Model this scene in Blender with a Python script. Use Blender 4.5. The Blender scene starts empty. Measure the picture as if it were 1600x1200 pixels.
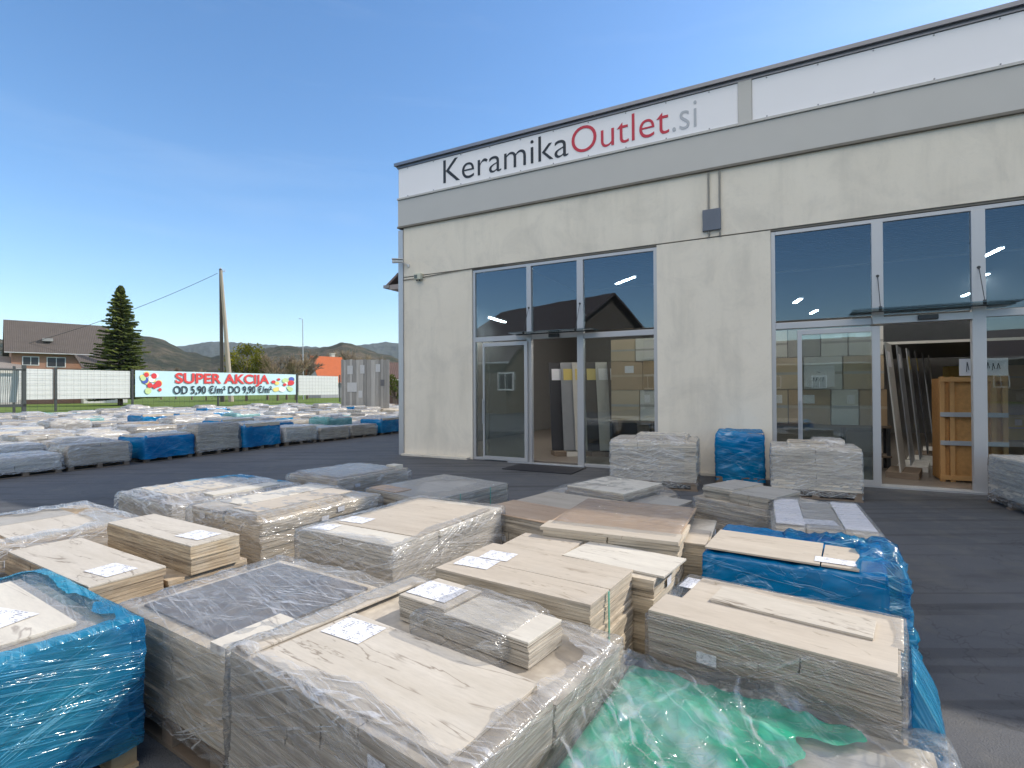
import bpy, bmesh, math, random
from mathutils import Vector, Matrix, noise
import numpy as np
R = math.radians
SC = bpy.context.scene
COL = SC.collection
# ------------------------------------------------------------------ camera, sky, sun, exposure
FPX, PITCH, ROLL, EYE = 820.0, R(.49), R(-.3), 1.75
cam = bpy.data.objects.new('camera', bpy.data.cameras.new('camera')); COL.objects.link(cam)
cam.data.sensor_width = 36; cam.data.lens = 36 * FPX / 1600
cam.data.clip_start = .05; cam.data.clip_end = 9000
cam.matrix_world = Matrix.Translation((0, 0, EYE)) @ Matrix.Rotation(math.pi/2 + PITCH, 4, 'X') @ Matrix.Rotation(ROLL, 4, 'Z')
SC.camera = cam
SUN_AZ, SUN_EL = R(16), R(36.3)          # azimuth counter-clockwise from +X
L3 = Vector((math.cos(SUN_AZ)*math.cos(SUN_EL), math.sin(SUN_AZ)*math.cos(SUN_EL), math.sin(SUN_EL)))
w = bpy.data.worlds.new('World'); SC.world = w; w.use_nodes = True
nt = w.node_tree; nt.nodes.clear()
sky = nt.nodes.new('ShaderNodeTexSky'); sky.sky_type = 'NISHITA'; sky.sun_disc = False
sky.sun_elevation = SUN_EL; sky.sun_rotation = math.pi/2 - SUN_AZ
sky.altitude = 300; sky.air_density = 1.0; sky.dust_density = .6; sky.ozone_density = 1.8
bg = nt.nodes.new('ShaderNodeBackground'); bg.inputs[1].default_value = .15
ow = nt.nodes.new('ShaderNodeOutputWorld')
tc = nt.nodes.new('ShaderNodeTexCoord'); mp = nt.nodes.new('ShaderNodeMapping'); mp.inputs['Scale'].default_value = (1.2, 1.2, 9)
nz = nt.nodes.new('ShaderNodeTexNoise'); nz.inputs['Scale'].default_value = 1.6; nz.inputs['Detail'].default_value = 6; nz.inputs['Roughness'].default_value = .62; nz.inputs['Distortion'].default_value = .5
rp = nt.nodes.new('ShaderNodeValToRGB'); rp.color_ramp.elements[0].position = .52; rp.color_ramp.elements[1].position = .9
rp.color_ramp.elements[1].color = (.1, .1, .1, 1)
mx = nt.nodes.new('ShaderNodeMix'); mx.data_type = 'RGBA'; mx.inputs[7].default_value = (4.6, 5.0, 5.6, 1)
nt.links.new(tc.outputs['Generated'], mp.inputs[0]); nt.links.new(mp.outputs[0], nz.inputs['Vector'])
nt.links.new(nz.outputs['Fac'], rp.inputs[0]); nt.links.new(rp.outputs[0], mx.inputs[0])
hs = nt.nodes.new('ShaderNodeHueSaturation'); hs.inputs['Saturation'].default_value = 1.22; nt.links.new(sky.outputs[0], hs.inputs['Color']); nt.links.new(hs.outputs[0], mx.inputs[6]); # bright cloud bank added out of view, high behind the viewer, to fill shade
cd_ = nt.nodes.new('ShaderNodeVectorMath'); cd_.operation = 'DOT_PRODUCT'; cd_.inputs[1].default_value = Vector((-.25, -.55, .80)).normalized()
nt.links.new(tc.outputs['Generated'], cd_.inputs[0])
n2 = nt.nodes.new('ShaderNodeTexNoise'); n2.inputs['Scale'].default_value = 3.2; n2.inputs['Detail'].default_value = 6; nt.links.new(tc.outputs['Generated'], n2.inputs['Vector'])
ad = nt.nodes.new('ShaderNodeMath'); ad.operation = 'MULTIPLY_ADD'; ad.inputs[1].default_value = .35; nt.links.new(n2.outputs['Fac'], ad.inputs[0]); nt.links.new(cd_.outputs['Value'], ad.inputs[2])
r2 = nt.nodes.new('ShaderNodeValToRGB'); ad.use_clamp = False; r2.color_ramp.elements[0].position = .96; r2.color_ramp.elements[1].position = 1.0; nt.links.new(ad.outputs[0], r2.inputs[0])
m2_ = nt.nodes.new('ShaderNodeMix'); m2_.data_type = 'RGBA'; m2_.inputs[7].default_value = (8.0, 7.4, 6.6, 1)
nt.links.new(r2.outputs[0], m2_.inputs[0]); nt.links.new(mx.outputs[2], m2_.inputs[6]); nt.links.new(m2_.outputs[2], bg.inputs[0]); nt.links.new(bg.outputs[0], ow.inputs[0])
sl = bpy.data.lights.new('sun', 'SUN'); sl.energy = 3.1; sl.angle = R(.5); sl.color = (1, .915, .79)
so = bpy.data.objects.new('sun', sl); COL.objects.link(so); so.rotation_euler = L3.to_track_quat('Z', 'Y').to_euler()
SC.view_settings.view_transform = 'Standard'; SC.view_settings.look = 'None'; SC.view_settings.exposure = .66; SC.view_settings.gamma = 1
SC.cycles.max_bounces = 8; SC.cycles.transparent_max_bounces = 14; SC.cycles.sample_clamp_indirect = 4; SC.cycles.caustics_reflective = False

# ------------------------------------------------------------------ pixel -> world
CM = cam.matrix_world.to_3x3()
def ray(u, v): return CM @ Vector(((u-800)/FPX, -(v-600)/FPX, -1))
def PZ(u, v, z):
    d = ray(u, v); t = (z-EYE)/d.z; return Vector((d.x*t, d.y*t, z))
def PD(u, v, y):
    d = ray(u, v); t = y/d.y; return Vector((d.x*t, y, EYE+d.z*t))
P0 = PZ(626, 710, 0); FA = R(-27.743)
ES = Vector((math.cos(FA), math.sin(FA), 0)); EN = Vector((-math.sin(FA), math.cos(FA), 0))
def FP(u, v, n=0):
    d = ray(u, v); o = Vector((0, 0, EYE))-P0; t = (n-o.dot(EN))/d.dot(EN)
    q = o+d*t; return q.dot(ES), q.z
def FW(s, n, z=0): return P0+ES*s+EN*n+Vector((0, 0, z))

# ------------------------------------------------------------------ object helpers
def link(o, parent=None):
    COL.objects.link(o)
    if parent: o.parent = parent
    return o
def tag(o, label=None, cat=None, group=None, kind=None):
    if label: o['label'] = label
    if cat: o['category'] = cat
    if group: o['group'] = group
    if kind: o['kind'] = kind
    return o
def empty(name, loc, rz=0, label=None, cat=None, group=None):
    o = bpy.data.objects.new(name, None); o.empty_display_size = .2
    link(o); o.location = loc; o.rotation_euler = (0, 0, rz); return tag(o, label, cat, group)
class MB:
    def __init__(s): s.v = []; s.f = []; s.t = []; s.mi = []; s.cur = 0
    def quad(s, a, b, c, d, tone=.5):
        n = len(s.v); s.v += [tuple(a), tuple(b), tuple(c), tuple(d)]; s.f.append((n, n+1, n+2, n+3)); s.t += [tone]*4; s.mi.append(s.cur)
    def tri(s, a, b, c, tone=.5):
        n = len(s.v); s.v += [tuple(a), tuple(b), tuple(c)]; s.f.append((n, n+1, n+2)); s.t += [tone]*3; s.mi.append(s.cur)
    def box(s, x0, x1, y0, y1, z0, z1, rz=0, tone=.5, M=None, rx=0, ry=0):
        cx, cy, cz = (x0+x1)/2, (y0+y1)/2, (z0+z1)/2
        m = Matrix.Translation((cx, cy, cz))
        if rz: m = m @ Matrix.Rotation(rz, 4, 'Z')
        if rx: m = m @ Matrix.Rotation(rx, 4, 'X')
        if ry: m = m @ Matrix.Rotation(ry, 4, 'Y')
        if M: m = M @ m
        hx, hy, hz = (x1-x0)/2, (y1-y0)/2, (z1-z0)/2
        n = len(s.v)
        for a in (-1, 1):
            for b in (-1, 1):
                for c in (-1, 1): s.v.append(tuple(m @ Vector((a*hx, b*hy, c*hz))))
        for q in ((0, 1, 3, 2), (4, 6, 7, 5), (0, 4, 5, 1), (2, 3, 7, 6), (0, 2, 6, 4), (1, 5, 7, 3)):
            s.f.append(tuple(n+i for i in q)); s.mi.append(s.cur)
        s.t += [tone]*8
        return s
    def tube(s, a, b, r0, r1=None, k=8, tone=.5, cap=True):
        a = Vector(a); b = Vector(b); r1 = r0 if r1 is None else r1
        d = (b-a); q = d.to_track_quat('Z', 'Y'); n = len(s.v)
        for P, r in ((a, r0), (b, r1)):
            for i in range(k):
                t = 2*math.pi*i/k; s.v.append(tuple(P+q @ Vector((r*math.cos(t), r*math.sin(t), 0)))); s.t.append(tone)
        for i in range(k):
            j = (i+1) % k; s.f.append((n+i, n+j, n+k+j, n+k+i)); s.mi.append(s.cur)
        if cap:
            s.f.append(tuple(n+k-1-i for i in range(k))); s.f.append(tuple(n+k+i for i in range(k))); s.mi += [s.cur]*2
        return s
    def build(s, name, mat, parent=None, loc=None, rz=0, smooth=False, bevel=0):
        me = bpy.data.meshes.new(name); me.from_pydata(s.v, [], s.f)
        mats = mat if isinstance(mat, (list, tuple)) else [mat]
        for m in mats: me.materials.append(m)
        if len(mats) > 1: me.polygons.foreach_set('material_index', s.mi)
        at = me.attributes.new('tone', 'FLOAT', 'POINT'); at.data.foreach_set('value', s.t)
        if smooth: me.polygons.foreach_set('use_smooth', [True]*len(me.polygons))
        me.update()
        o = bpy.data.objects.new(name, me); link(o, parent)
        if loc is not None: o.location = loc
        if rz: o.rotation_euler = (0, 0, rz)
        if bevel:
            b = o.modifiers.new('bevel', 'BEVEL'); b.width = bevel; b.segments = 2; b.limit_method = 'ANGLE'
        return o

# ------------------------------------------------------------------ materials
def newmat(name):
    m = bpy.data.materials.new(name); m.use_nodes = True; t = m.node_tree; t.nodes.clear(); return m, t
class T:
    """tiny node-graph helper"""
    def __init__(s, t): s.t = t
    def n(s, kind, **k):
        q = s.t.nodes.new(kind)
        for a, b in k.items():
            if a.startswith('_'): setattr(q, a[1:], b)
        return q
    def l(s, a, b): s.t.links.new(a, b)
    def coord(s, scale=(1, 1, 1), rot=(0, 0, 0), src='Object', loc=(0, 0, 0)):
        c = s.n('ShaderNodeTexCoord'); m = s.n('ShaderNodeMapping')
        m.inputs['Scale'].default_value = scale; m.inputs['Rotation'].default_value = rot; m.inputs['Location'].default_value = loc
        s.l(c.outputs[src], m.inputs[0]); return m.outputs[0]
    def noise(s, vec, scale=5, detail=5, rough=.55, dist=0):
        q = s.n('ShaderNodeTexNoise'); q.inputs['Scale'].default_value = scale; q.inputs['Detail'].default_value = detail
        q.inputs['Roughness'].default_value = rough; q.inputs['Distortion'].default_value = dist; s.l(vec, q.inputs['Vector']); return q.outputs['Fac']
    def ramp(s, fac, stops):
        r = s.n('ShaderNodeValToRGB'); e = r.color_ramp.elements
        while len(e) < len(stops): e.new(.5)
        for x, (p, c) in zip(e, stops):
            x.position = p; x.color = (c, c, c, 1) if isinstance(c, (int, float)) else (*c, 1)
        s.l(fac, r.inputs[0]); return r.outputs[0]
    def mix(s, fac, a, b, mode='MIX'):
        q = s.n('ShaderNodeMix'); q.data_type = 'RGBA'; q.blend_type = mode
        for i, x in ((0, fac), (6, a), (7, b)):
            if hasattr(x, 'links'): s.l(x, q.inputs[i])
            elif i == 0: q.inputs[0].default_value = x
            else: q.inputs[i].default_value = (*x, 1) if not isinstance(x, (int, float)) else (x, x, x, 1)
        return q.outputs[2]
    def math(s, op, a, b=0, clamp=False):
        q = s.n('ShaderNodeMath'); q.operation = op; q.use_clamp = clamp
        for i, x in ((0, a), (1, b)):
            if hasattr(x, 'links'): s.l(x, q.inputs[i])
            else: q.inputs[i].default_value = x
        return q.outputs[0]
    def bump(s, h, strength=.3, dist=.01):
        b = s.n('ShaderNodeBump'); b.inputs['Strength'].default_value = strength; b.inputs['Distance'].default_value = dist
        s.l(h, b.inputs['Height']); return b.outputs[0]
    def attr(s, name='tone'):
        a = s.n('ShaderNodeAttribute'); a.attribute_name = name; return a.outputs['Fac']
    def bsdf(s, col, rough=.7, spec=.4, metal=0, nrm=None, **k):
        b = s.n('ShaderNodeBsdfPrincipled')
        for key, x in (('Base Color', col), ('Roughness', rough)):
            if hasattr(x, 'links'): s.l(x, b.inputs[key])
            else: b.inputs[key].default_value = x if isinstance(x, (int, float)) else (*x, 1)
        b.inputs['Specular IOR Level'].default_value = spec; b.inputs['Metallic'].default_value = metal
        if nrm is not None: s.l(nrm, b.inputs['Normal'])
        return b
    def out(s, sh):
        o = s.n('ShaderNodeOutputMaterial'); s.l(sh.outputs[0] if hasattr(sh, 'outputs') else sh, o.inputs[0])
def simple(name, col, rough=.6, var=.12, scale=6, spec=.4, metal=0, bump=.15, bscale=40, tone=.0, stretch=(1, 1, 1), rot=(0, 0, 0)):
    m, t = newmat(name); g = T(t); v = g.coord(stretch, rot)
    n = g.noise(v, scale, 6, .6)
    c = g.mix(n, tuple(max(0, x*(1-var)) for x in col), tuple(min(1, x*(1+var)) for x in col))
    if tone:
        k = g.ramp(g.attr(), [(0, 1-tone), (1, 1+tone if 1+tone <= 1 else 1)]); c = g.mix(1, c, k, 'MULTIPLY')
    nb = g.bump(g.noise(v, bscale, 4, .6), bump, .01) if bump else None
    g.out(g.bsdf(c, rough, spec, metal, nb)); return m

def tile_edge_mat(name, a, b, c):
    """sides of stacked tiles: thin layers, each with its own tone, worn and streaky"""
    m, t = newmat(name); g = T(t); v = g.coord((1, 1, 1))
    fine = g.noise(g.coord((3, 3, 130)), 1.0, 4, .7, .2)
    mid = g.noise(g.coord((1.4, 1.4, 26), (R(1.5), R(1), 0)), 1.0, 4, .6, .3)
    blot = g.noise(v, 5, 5, .6)
    base = g.mix(g.attr(), a, b)
    base = g.mix(g.ramp(fine, [(.38, 0), (.62, 1)]), base, c)
    base = g.mix(g.ramp(mid, [(.40, .45), (.52, 0)]), base, tuple(x*.45 for x in c))
    base = g.mix(g.ramp(blot, [(.5, 0), (.75, .35)]), base, (.62, .58, .5))
    h = g.math('ADD', fine, mid)
    g.out(g.bsdf(base, .75, .25, 0, g.bump(h, .55, .008))); return m
def tile_top_mat(name, a, b, vein, vr=(.49, .5), stretch=(1.1, 6, 3), spec=.35, rough=.5):
    m, t = newmat(name); g = T(t)
    oi = g.n('ShaderNodeObjectInfo'); comb = g.n('ShaderNodeVectorMath'); comb.operation = 'ADD'
    sc = g.n('ShaderNodeVectorMath'); sc.operation = 'SCALE'; sc.inputs['Scale'].default_value = 1
    cc = g.n('ShaderNodeCombineXYZ'); rr = g.math('MULTIPLY', oi.outputs['Random'], 37.)
    for i in range(3): g.l(rr, cc.inputs[i])
    g.l(g.coord(stretch), comb.inputs[0]); g.l(cc.outputs[0], comb.inputs[1]); v = comb.outputs[0]
    n = g.noise(v, 1.6, 8, .62, .4)
    fine = g.noise(v, 14, 5, .65)
    base = g.mix(g.ramp(n, [(.3, 0), (.7, 1)]), a, b)
    base = g.mix(g.ramp(fine, [(.35, .25), (.6, 0)]), base, tuple(x*.75 for x in a))
    tn = g.ramp(g.attr(), [(0, .82), (1, 1.0)]); base = g.mix(1, base, tn, 'MULTIPLY')
    vn = g.noise(v, .75, 5, .6, .9)
    k = g.ramp(vn, [(vr[0]-.016, 0), (vr[0], .9), (vr[1]+.004, 0)])
    brk = g.ramp(g.noise(v, 2.6, 3, .5), [(.44, 0), (.56, 1)])
    base = g.mix(g.math('MULTIPLY', k, brk), base, vein)
    dust = g.noise(g.coord((1, 1, 1)), 3, 6, .7); base = g.mix(g.ramp(dust, [(.55, 0), (.8, .3)]), base, (.5, .48, .44))
    g.out(g.bsdf(base, g.ramp(fine, [(0, rough), (1, rough+.2)]), spec, 0, g.bump(fine, .12, .003))); return m

def film_mat(name, body, tint, opac, streak, strip, rough=.14, gl=.10, hl=(.95, .96, 1), trans=.35, skew=.22, fine=22, cs=1.9):
    """stretch film / plastic sheet: see-through, milky where it is gathered, glossy on the folds"""
    m, t = newmat(name); g = T(t)
    oi = g.n('ShaderNodeObjectInfo')
    def field(rot, scl, s, d, r, dist):
        v = g.coord((1, 1, 1), (0, 0, rot), 'UV'); mp2 = g.n('ShaderNodeMapping'); mp2.inputs['Scale'].default_value = (*scl, 1); g.l(v, mp2.inputs[0])
        ad = g.n('ShaderNodeVectorMath'); ad.operation = 'ADD'; cc = g.n('ShaderNodeCombineXYZ'); rr = g.math('MULTIPLY', oi.outputs['Random'], 53.)
        g.l(rr, cc.inputs[0]); g.l(rr, cc.inputs[2]); g.l(mp2.outputs[0], ad.inputs[0]); g.l(cc.outputs[0], ad.inputs[1])
        return g.noise(ad.outputs[0], s, d, r, dist)
    a = field(skew, (.8, fine), 1.0, 3, .55, .6)
    b = field(-skew*1.8, (.9, fine*.45), 1.0, 3, .5, .8)
    c = field(.1, (1, 1.4), cs, 4, .55, .8)
    big = field(.5, (1, 1), 1.3, 3, .5, .3)
    def crease(q, wd, c0=.5): return g.ramp(g.math('ABSOLUTE', g.math('SUBTRACT', q, c0)), [(0, 1), (wd, 0)])
    ca, cb, cc_ = crease(a, .022), crease(b, .02, .47), crease(c, .012)
    sa = g.ramp(a, [(.55, 0), (.72, .7)]); sb = g.ramp(b, [(.57, 0), (.75, .6)])
    st = g.math('MAXIMUM', g.math('MAXIMUM', sa, sb), g.math('MAXIMUM', g.math('MULTIPLY', ca, .8), g.math('MAXIMUM', cb, g.math('MULTIPLY', cc_, .5))))
    st = g.math('MULTIPLY', st, g.ramp(big, [(.3, .25), (.65, 1)]))
    fac = g.math('ADD', g.math('MULTIPLY', st, streak), g.ramp(c, [(.3, opac*.7), (.75, min(1, opac*1.3+.05))]), True)
    col = g.mix(g.ramp(big, [(.3, 0), (.7, 1)]), body, strip)
    col = g.mix(g.math('MULTIPLY', st, .6), col, hl)
    h = g.math('ADD', g.math('MULTIPLY', a, .7), g.math('ADD', g.math('MULTIPLY', b, .8), g.math('MULTIPLY', c, 1.2)))
    h = g.math('ADD', h, g.math('MULTIPLY', g.math('ADD', g.math('ADD', ca, cb), cc_), .12))
    nb = g.bump(h, .7, .022)
    df = g.n('ShaderNodeBsdfDiffuse'); g.l(col, df.inputs[0]); g.l(nb, df.inputs['Normal'])
    tl = g.n('ShaderNodeBsdfTranslucent'); g.l(col, tl.inputs[0])
    m1 = g.n('ShaderNodeMixShader'); m1.inputs[0].default_value = trans; g.l(df.outputs[0], m1.inputs[1]); g.l(tl.outputs[0], m1.inputs[2])
    tr = g.n('ShaderNodeBsdfTransparent'); tr.inputs[0].default_value = (*tint, 1)
    m2 = g.n('ShaderNodeMixShader'); g.l(fac, m2.inputs[0]); g.l(tr.outputs[0], m2.inputs[1]); g.l(m1.outputs[0], m2.inputs[2])
    gs = g.n('ShaderNodeBsdfGlossy'); gs.inputs['Roughness'].default_value = rough; g.l(nb, gs.inputs['Normal']); gs.inputs[0].default_value = (.95, .97, 1, 1)
    fr = g.n('ShaderNodeFresnel'); fr.inputs[0].default_value = 1.45; g.l(nb, fr.inputs['Normal'])
    gf = g.math('ADD', g.math('MULTIPLY', fr.outputs[0], .42), g.math('MULTIPLY', st, gl), True)
    gf = g.math('MINIMUM', gf, .6)
    m3 = g.n('ShaderNodeMixShader'); g.l(gf, m3.inputs[0]); g.l(m2.outputs[0], m3.inputs[1]); g.l(gs.outputs[0], m3.inputs[2])
    cut = g.math('GREATER_THAN', g.attr('cut'), 0); t2 = g.n('ShaderNodeBsdfTransparent'); m4 = g.n('ShaderNodeMixShader'); g.l(cut, m4.inputs[0]); g.l(m3.outputs[0], m4.inputs[1]); g.l(t2.outputs[0], m4.inputs[2])
    g.out(m4); return m

M = {}
M['edge_beige'] = tile_edge_mat('tile_edge_beige', (.74, .66, .53), (.60, .52, .41), (.42, .36, .28))
M['edge_grey'] = tile_edge_mat('tile_edge_grey', (.64, .58, .49), (.48, .43, .36), (.33, .29, .24))
M['edge_light'] = tile_edge_mat('tile_edge_light', (.80, .75, .65), (.68, .62, .53), (.48, .43, .37))
M['edge_wood'] = tile_edge_mat('tile_edge_wood', (.62, .5, .34), (.5, .38, .25), (.3, .23, .16))
M['top_travertine'] = tile_top_mat('tile_travertine', (.49, .44, .365), (.59, .54, .465), (.20, .16, .12))
M['top_sand'] = tile_top_mat('tile_sand', (.455, .395, .32), (.55, .485, .40), (.28, .23, .17), (.47, .475))
M['top_light'] = tile_top_mat('tile_light', (.56, .52, .45), (.66, .62, .54), (.30, .26, .22))
M['top_grey'] = tile_top_mat('tile_dark_grey', (.17, .165, .165), (.22, .215, .215), (.1, .1, .1), stretch=(1, 1, 1))
M['top_brown'] = tile_top_mat('tile_brown', (.40, .28, .19), (.50, .37, .26), (.2, .14, .1))
M['top_stone'] = tile_top_mat('tile_stone', (.34, .32, .29), (.42, .4, .36), (.2, .19, .17))
M['film_clear'] = film_mat('film_clear', (.92, .92, .92), (.98, .98, .98), .05, .55, (.94, .94, .93), gl=.16)
M['film_light'] = film_mat('film_light', (.88, .88, .88), (.99, .99, .99), .015, .3, (.9, .9, .9), gl=.1)
M['film_milky'] = film_mat('film_milky', (.90, .91, .93), (.95, .96, .97), .12, .85, (.95, .96, .97), gl=.22)
M['film_blue'] = film_mat('film_blue', (.0, .16, .46), (.3, .65, .9), .36, .5, (.05, .55, .78), gl=.2, hl=(.25, .62, .8), trans=.3)
M['film_deep_blue'] = film_mat('film_deep_blue', (.0, .14, .40), (.1, .4, .7), .84, .16, (.0, .25, .55), gl=.12, hl=(.1, .35, .62), trans=.2, fine=7)
M['film_green'] = film_mat('film_green', (.0, .50, .28), (.3, .85, .6), .66, .3, (.08, .62, .40), gl=.2, hl=(.6, .9, .78), trans=.3, fine=4, skew=.9, cs=3.6)
M['film_sheet'] = film_mat('film_sheet', (.9, .92, .94), (.98, .99, .99), .04, .55, (.86, .9, .93), gl=.3, fine=4, skew=.9, cs=3.6)
M['film_teal'] = film_mat('film_teal', (.1, .38, .40), (.4, .75, .75), .6, .3, (.3, .6, .62), gl=.2, hl=(.7, .85, .85))
M['pine'] = simple('pallet_wood', (.50, .35, .20), .8, .3, 3, stretch=(1, 9, 9), bump=.3, tone=.3)
M['pine_dark'] = simple('aged_pallet_wood', (.22, .17, .13), .85, .3, 3, stretch=(1, 9, 9), bump=.3, tone=.3)
M['strap'] = simple('green_strap', (.12, .42, .32), .4, .1, 5, bump=0)

def paper_mat():
    m, t = newmat('printed_paper'); g = T(t); v = g.coord((1, 1, 1), (0, 0, 0), 'UV')
    sep = g.n('ShaderNodeSeparateXYZ'); g.l(v, sep.inputs[0])
    rows = g.math('FRACT', g.math('MULTIPLY', sep.outputs[1], 14)); line = g.ramp(rows, [(.28, 1), (.3, 0), (.68, 0), (.7, 1)])
    mp2 = g.n('ShaderNodeMapping'); mp2.inputs['Scale'].default_value = (34, 14, 1); g.l(v, mp2.inputs[0])
    fl = g.n('ShaderNodeVectorMath'); fl.operation = 'FLOOR'; g.l(mp2.outputs[0], fl.inputs[0])
    wn = g.n('ShaderNodeTexWhiteNoise'); g.l(fl.outputs[0], wn.inputs[0])
    cell = g.ramp(wn.outputs[0], [(.38, 0), (.40, 1)])
    blk = g.ramp(g.noise(v, 5, 2, .4), [(.52, 0), (.55, 1)])
    ink = g.math('MULTIPLY', g.math('MULTIPLY', cell, blk), g.math('SUBTRACT', 1, line))
    c = g.mix(ink, (.70, .71, .75), (.13, .13, .16))
    g.out(g.bsdf(c, .6, .3, 0, g.bump(g.noise(v, 4, 3), .2, .01))); return m
M['paper'] = paper_mat()

def concrete_wall():
    m, t = newmat('concrete_panel'); g = T(t); v = g.coord()
    n1 = g.noise(v, .5, 5, .6, .4); n2 = g.noise(g.coord((1, 1, .18)), 1.6, 6, .65); n3 = g.noise(v, 14, 5, .7)
    c = g.mix(n1, (.66, .605, .515), (.80, .745, .65))
    c = g.mix(g.ramp(n2, [(.5, 0), (.75, .5)]), c, (.50, .47, .41)); c = g.mix(g.ramp(g.noise(g.coord((2.5, 1, .07)), 2.0, 5, .7), [(.58, 0), (.8, .16)]), c, (.42, .39, .34)); c = g.mix(g.ramp(g.noise(v, 1.1, 6, .7, .8), [(.48, 0), (.7, .4)]), c, (.50, .47, .42))
    c = g.mix(g.ramp(n3, [(.55, 0), (.75, .22)]), c, (.45, .43, .40))
    sep = g.n('ShaderNodeSeparateXYZ'); g.l(v, sep.inputs[0])
    low = g.ramp(sep.outputs[2], [(0, .5), (.12, 0)]); c = g.mix(g.math('MULTIPLY', low, n2), c, (.3, .29, .27))
    g.out(g.bsdf(c, .85, .2, 0, g.bump(g.math('ADD', n3, g.noise(v, 90, 3)), .25, .006))); return m
M['concrete'] = concrete_wall()
M['cladding'] = simple('grey_cladding', (.47, .46, .44), .45, .06, 1.5, bump=.03, spec=.5)
M['sign_white'] = simple('white_banner', (.80, .79, .82), .55, .04, .8, bump=.08, bscale=3)
M['flash'] = simple('roof_flashing', (.20, .21, .24), .35, .2, 2, metal=.6, bump=.05)
M['joint'] = simple('dark_joint', (.19, .175, .15), .9, .2, 5)  # dark tone shared by panel joints, drip edge and cable
M['alu'] = simple('aluminium_frame', (.45, .455, .47), .38, .05, 3, metal=.35, bump=.02)
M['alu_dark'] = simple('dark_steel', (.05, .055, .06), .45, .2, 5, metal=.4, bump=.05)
M['galv'] = simple('galvanised_pole', (.38, .40, .43), .5, .12, 5, metal=.3)
M['ink'] = simple('sign_ink_dark', (.015, .022, .035), .5, 0, bump=0)
M['red'] = simple('sign_ink_red', (.52, .03, .06), .5, 0, bump=0)
M['silver'] = simple('sign_ink_grey', (.42, .44, .48), .5, 0, bump=0)
def glass_mat(name, refl, tint):
    m, t = newmat(name); g = T(t)
    tr = g.n('ShaderNodeBsdfTransparent'); tr.inputs[0].default_value = (*tint, 1)
    gs = g.n('ShaderNodeBsdfGlossy'); gs.inputs['Roughness'].default_value = .0; gs.inputs[0].default_value = (.92, .96, 1, 1)
    g.l(g.bump(g.noise(g.coord(), .9, 2, .5), .02, .05), gs.inputs['Normal'])
    fr = g.n('ShaderNodeFresnel'); fr.inputs[0].default_value = 1.5
    k = g.math('ADD', fr.outputs[0], refl, True); mxs = g.n('ShaderNodeMixShader'); g.l(k, mxs.inputs[0]); g.l(tr.outputs[0], mxs.inputs[1]); g.l(gs.outputs[0], mxs.inputs[2])
    g.out(mxs); return m
M['glass'] = glass_mat('window_glass', .07, (.40, .46, .50)); M['glass_low'] = glass_mat('door_pane_glass', .045, (.82, .87, .87))
M['glass_clear'] = glass_mat('clear_glass', .03, (.8, .88, .87))
def emit(name, col, s):
    m, t = newmat(name); g = T(t); e = g.n('ShaderNodeEmission'); e.inputs[0].default_value = (*col, 1); e.inputs[1].default_value = s; g.out(e); return m
M['lamp'] = emit('tube_light', (1, .95, .86), 85)

# ------------------------------------------------------------------ ground, grass, hills
def asphalt():
    m, t = newmat('asphalt'); g = T(t); v = g.coord()
    n1 = g.noise(v, .18, 6, .6, .3); n2 = g.noise(v, 2.4, 6, .7); vor = g.n('ShaderNodeTexVoronoi'); vor.inputs['Scale'].default_value = 120; g.l(v, vor.inputs['Vector'])
    n3 = g.noise(v, 160, 3, .7)
    c = g.mix(g.ramp(n1, [(.35, 0), (.65, 1)]), (.072, .078, .090), (.125, .128, .138))
    c = g.mix(g.ramp(n2, [(.50, 0), (.72, .6)]), c, (.145, .142, .135))
    c = g.mix(g.ramp(n3, [(.5, 0), (.72, .5)]), c, (.17, .165, .155))
    wet = g.ramp(g.noise(g.coord((.5, 2.2, 1), (0, 0, R(-25))), 1.1, 4, .6), [(.55, 0), (.7, .4)]); c = g.mix(wet, c, (.04, .04, .042))
    tyre = g.ramp(g.noise(g.coord((.12, 3.5, 1), (0, 0, R(28))), 1.6, 3, .5), [(.54, 0), (.60, .35)]); c = g.mix(tyre, c, (.035, .035, .036))
    ck = g.ramp(g.math('ABSOLUTE', g.math('SUBTRACT', g.noise(v, .55, 5, .6, .6), .5)), [(0, .4), (.003, 0)]); c = g.mix(ck, c, (.02, .02, .02))
    pt = g.ramp(g.noise(v, 1.1, 2, .5), [(.66, 0), (.665, .35)]); c = g.mix(pt, c, (.12, .118, .11))
    g.out(g.bsdf(c, .82, .3, 0, g.bump(g.math('ADD', n3, vor.outputs['Distance']), .6, .006))); return m
def grass_mat():
    m, t = newmat('grass'); g = T(t); v = g.coord()
    c = g.mix(g.noise(v, .3, 6, .7), (.07, .13, .02), (.13, .19, .035)); c = g.mix(g.ramp(g.noise(v, 3, 6, .8), [(.45, 0), (.7, .6)]), c, (.20, .20, .06))
    g.out(g.bsdf(c, .9, .2, 0, g.bump(g.noise(v, 12, 4), .6, .05))); return m
M['asphalt'] = asphalt(); M['grass'] = grass_mat()
m = MB(); S = 3000; m.quad((-S, -S, -.012), (S, -S, -.012), (S, S, -.012), (-S, S, -.012))
tag(m.build('ground', M['grass']), kind='structure')
# the paved yard ends just beyond the fence line
FL, FR_ = PZ(25, 645, 0), PD(530, 622, 73); FR_.z = 0
fd = (FR_-FL).normalized(); fn = Vector((-fd.y, fd.x, 0))
q0 = FL-fd*60+fn*1.0; q1 = FR_+fd*60+fn*1.0
m = MB(); m.quad((q0.x, q0.y, 0), (q0.x-10, -50, 0), (70, -50, 0), (q1.x+60, q1.y, 0))
tag(m.build('asphalt_yard', M['asphalt']), kind='structure')

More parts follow.
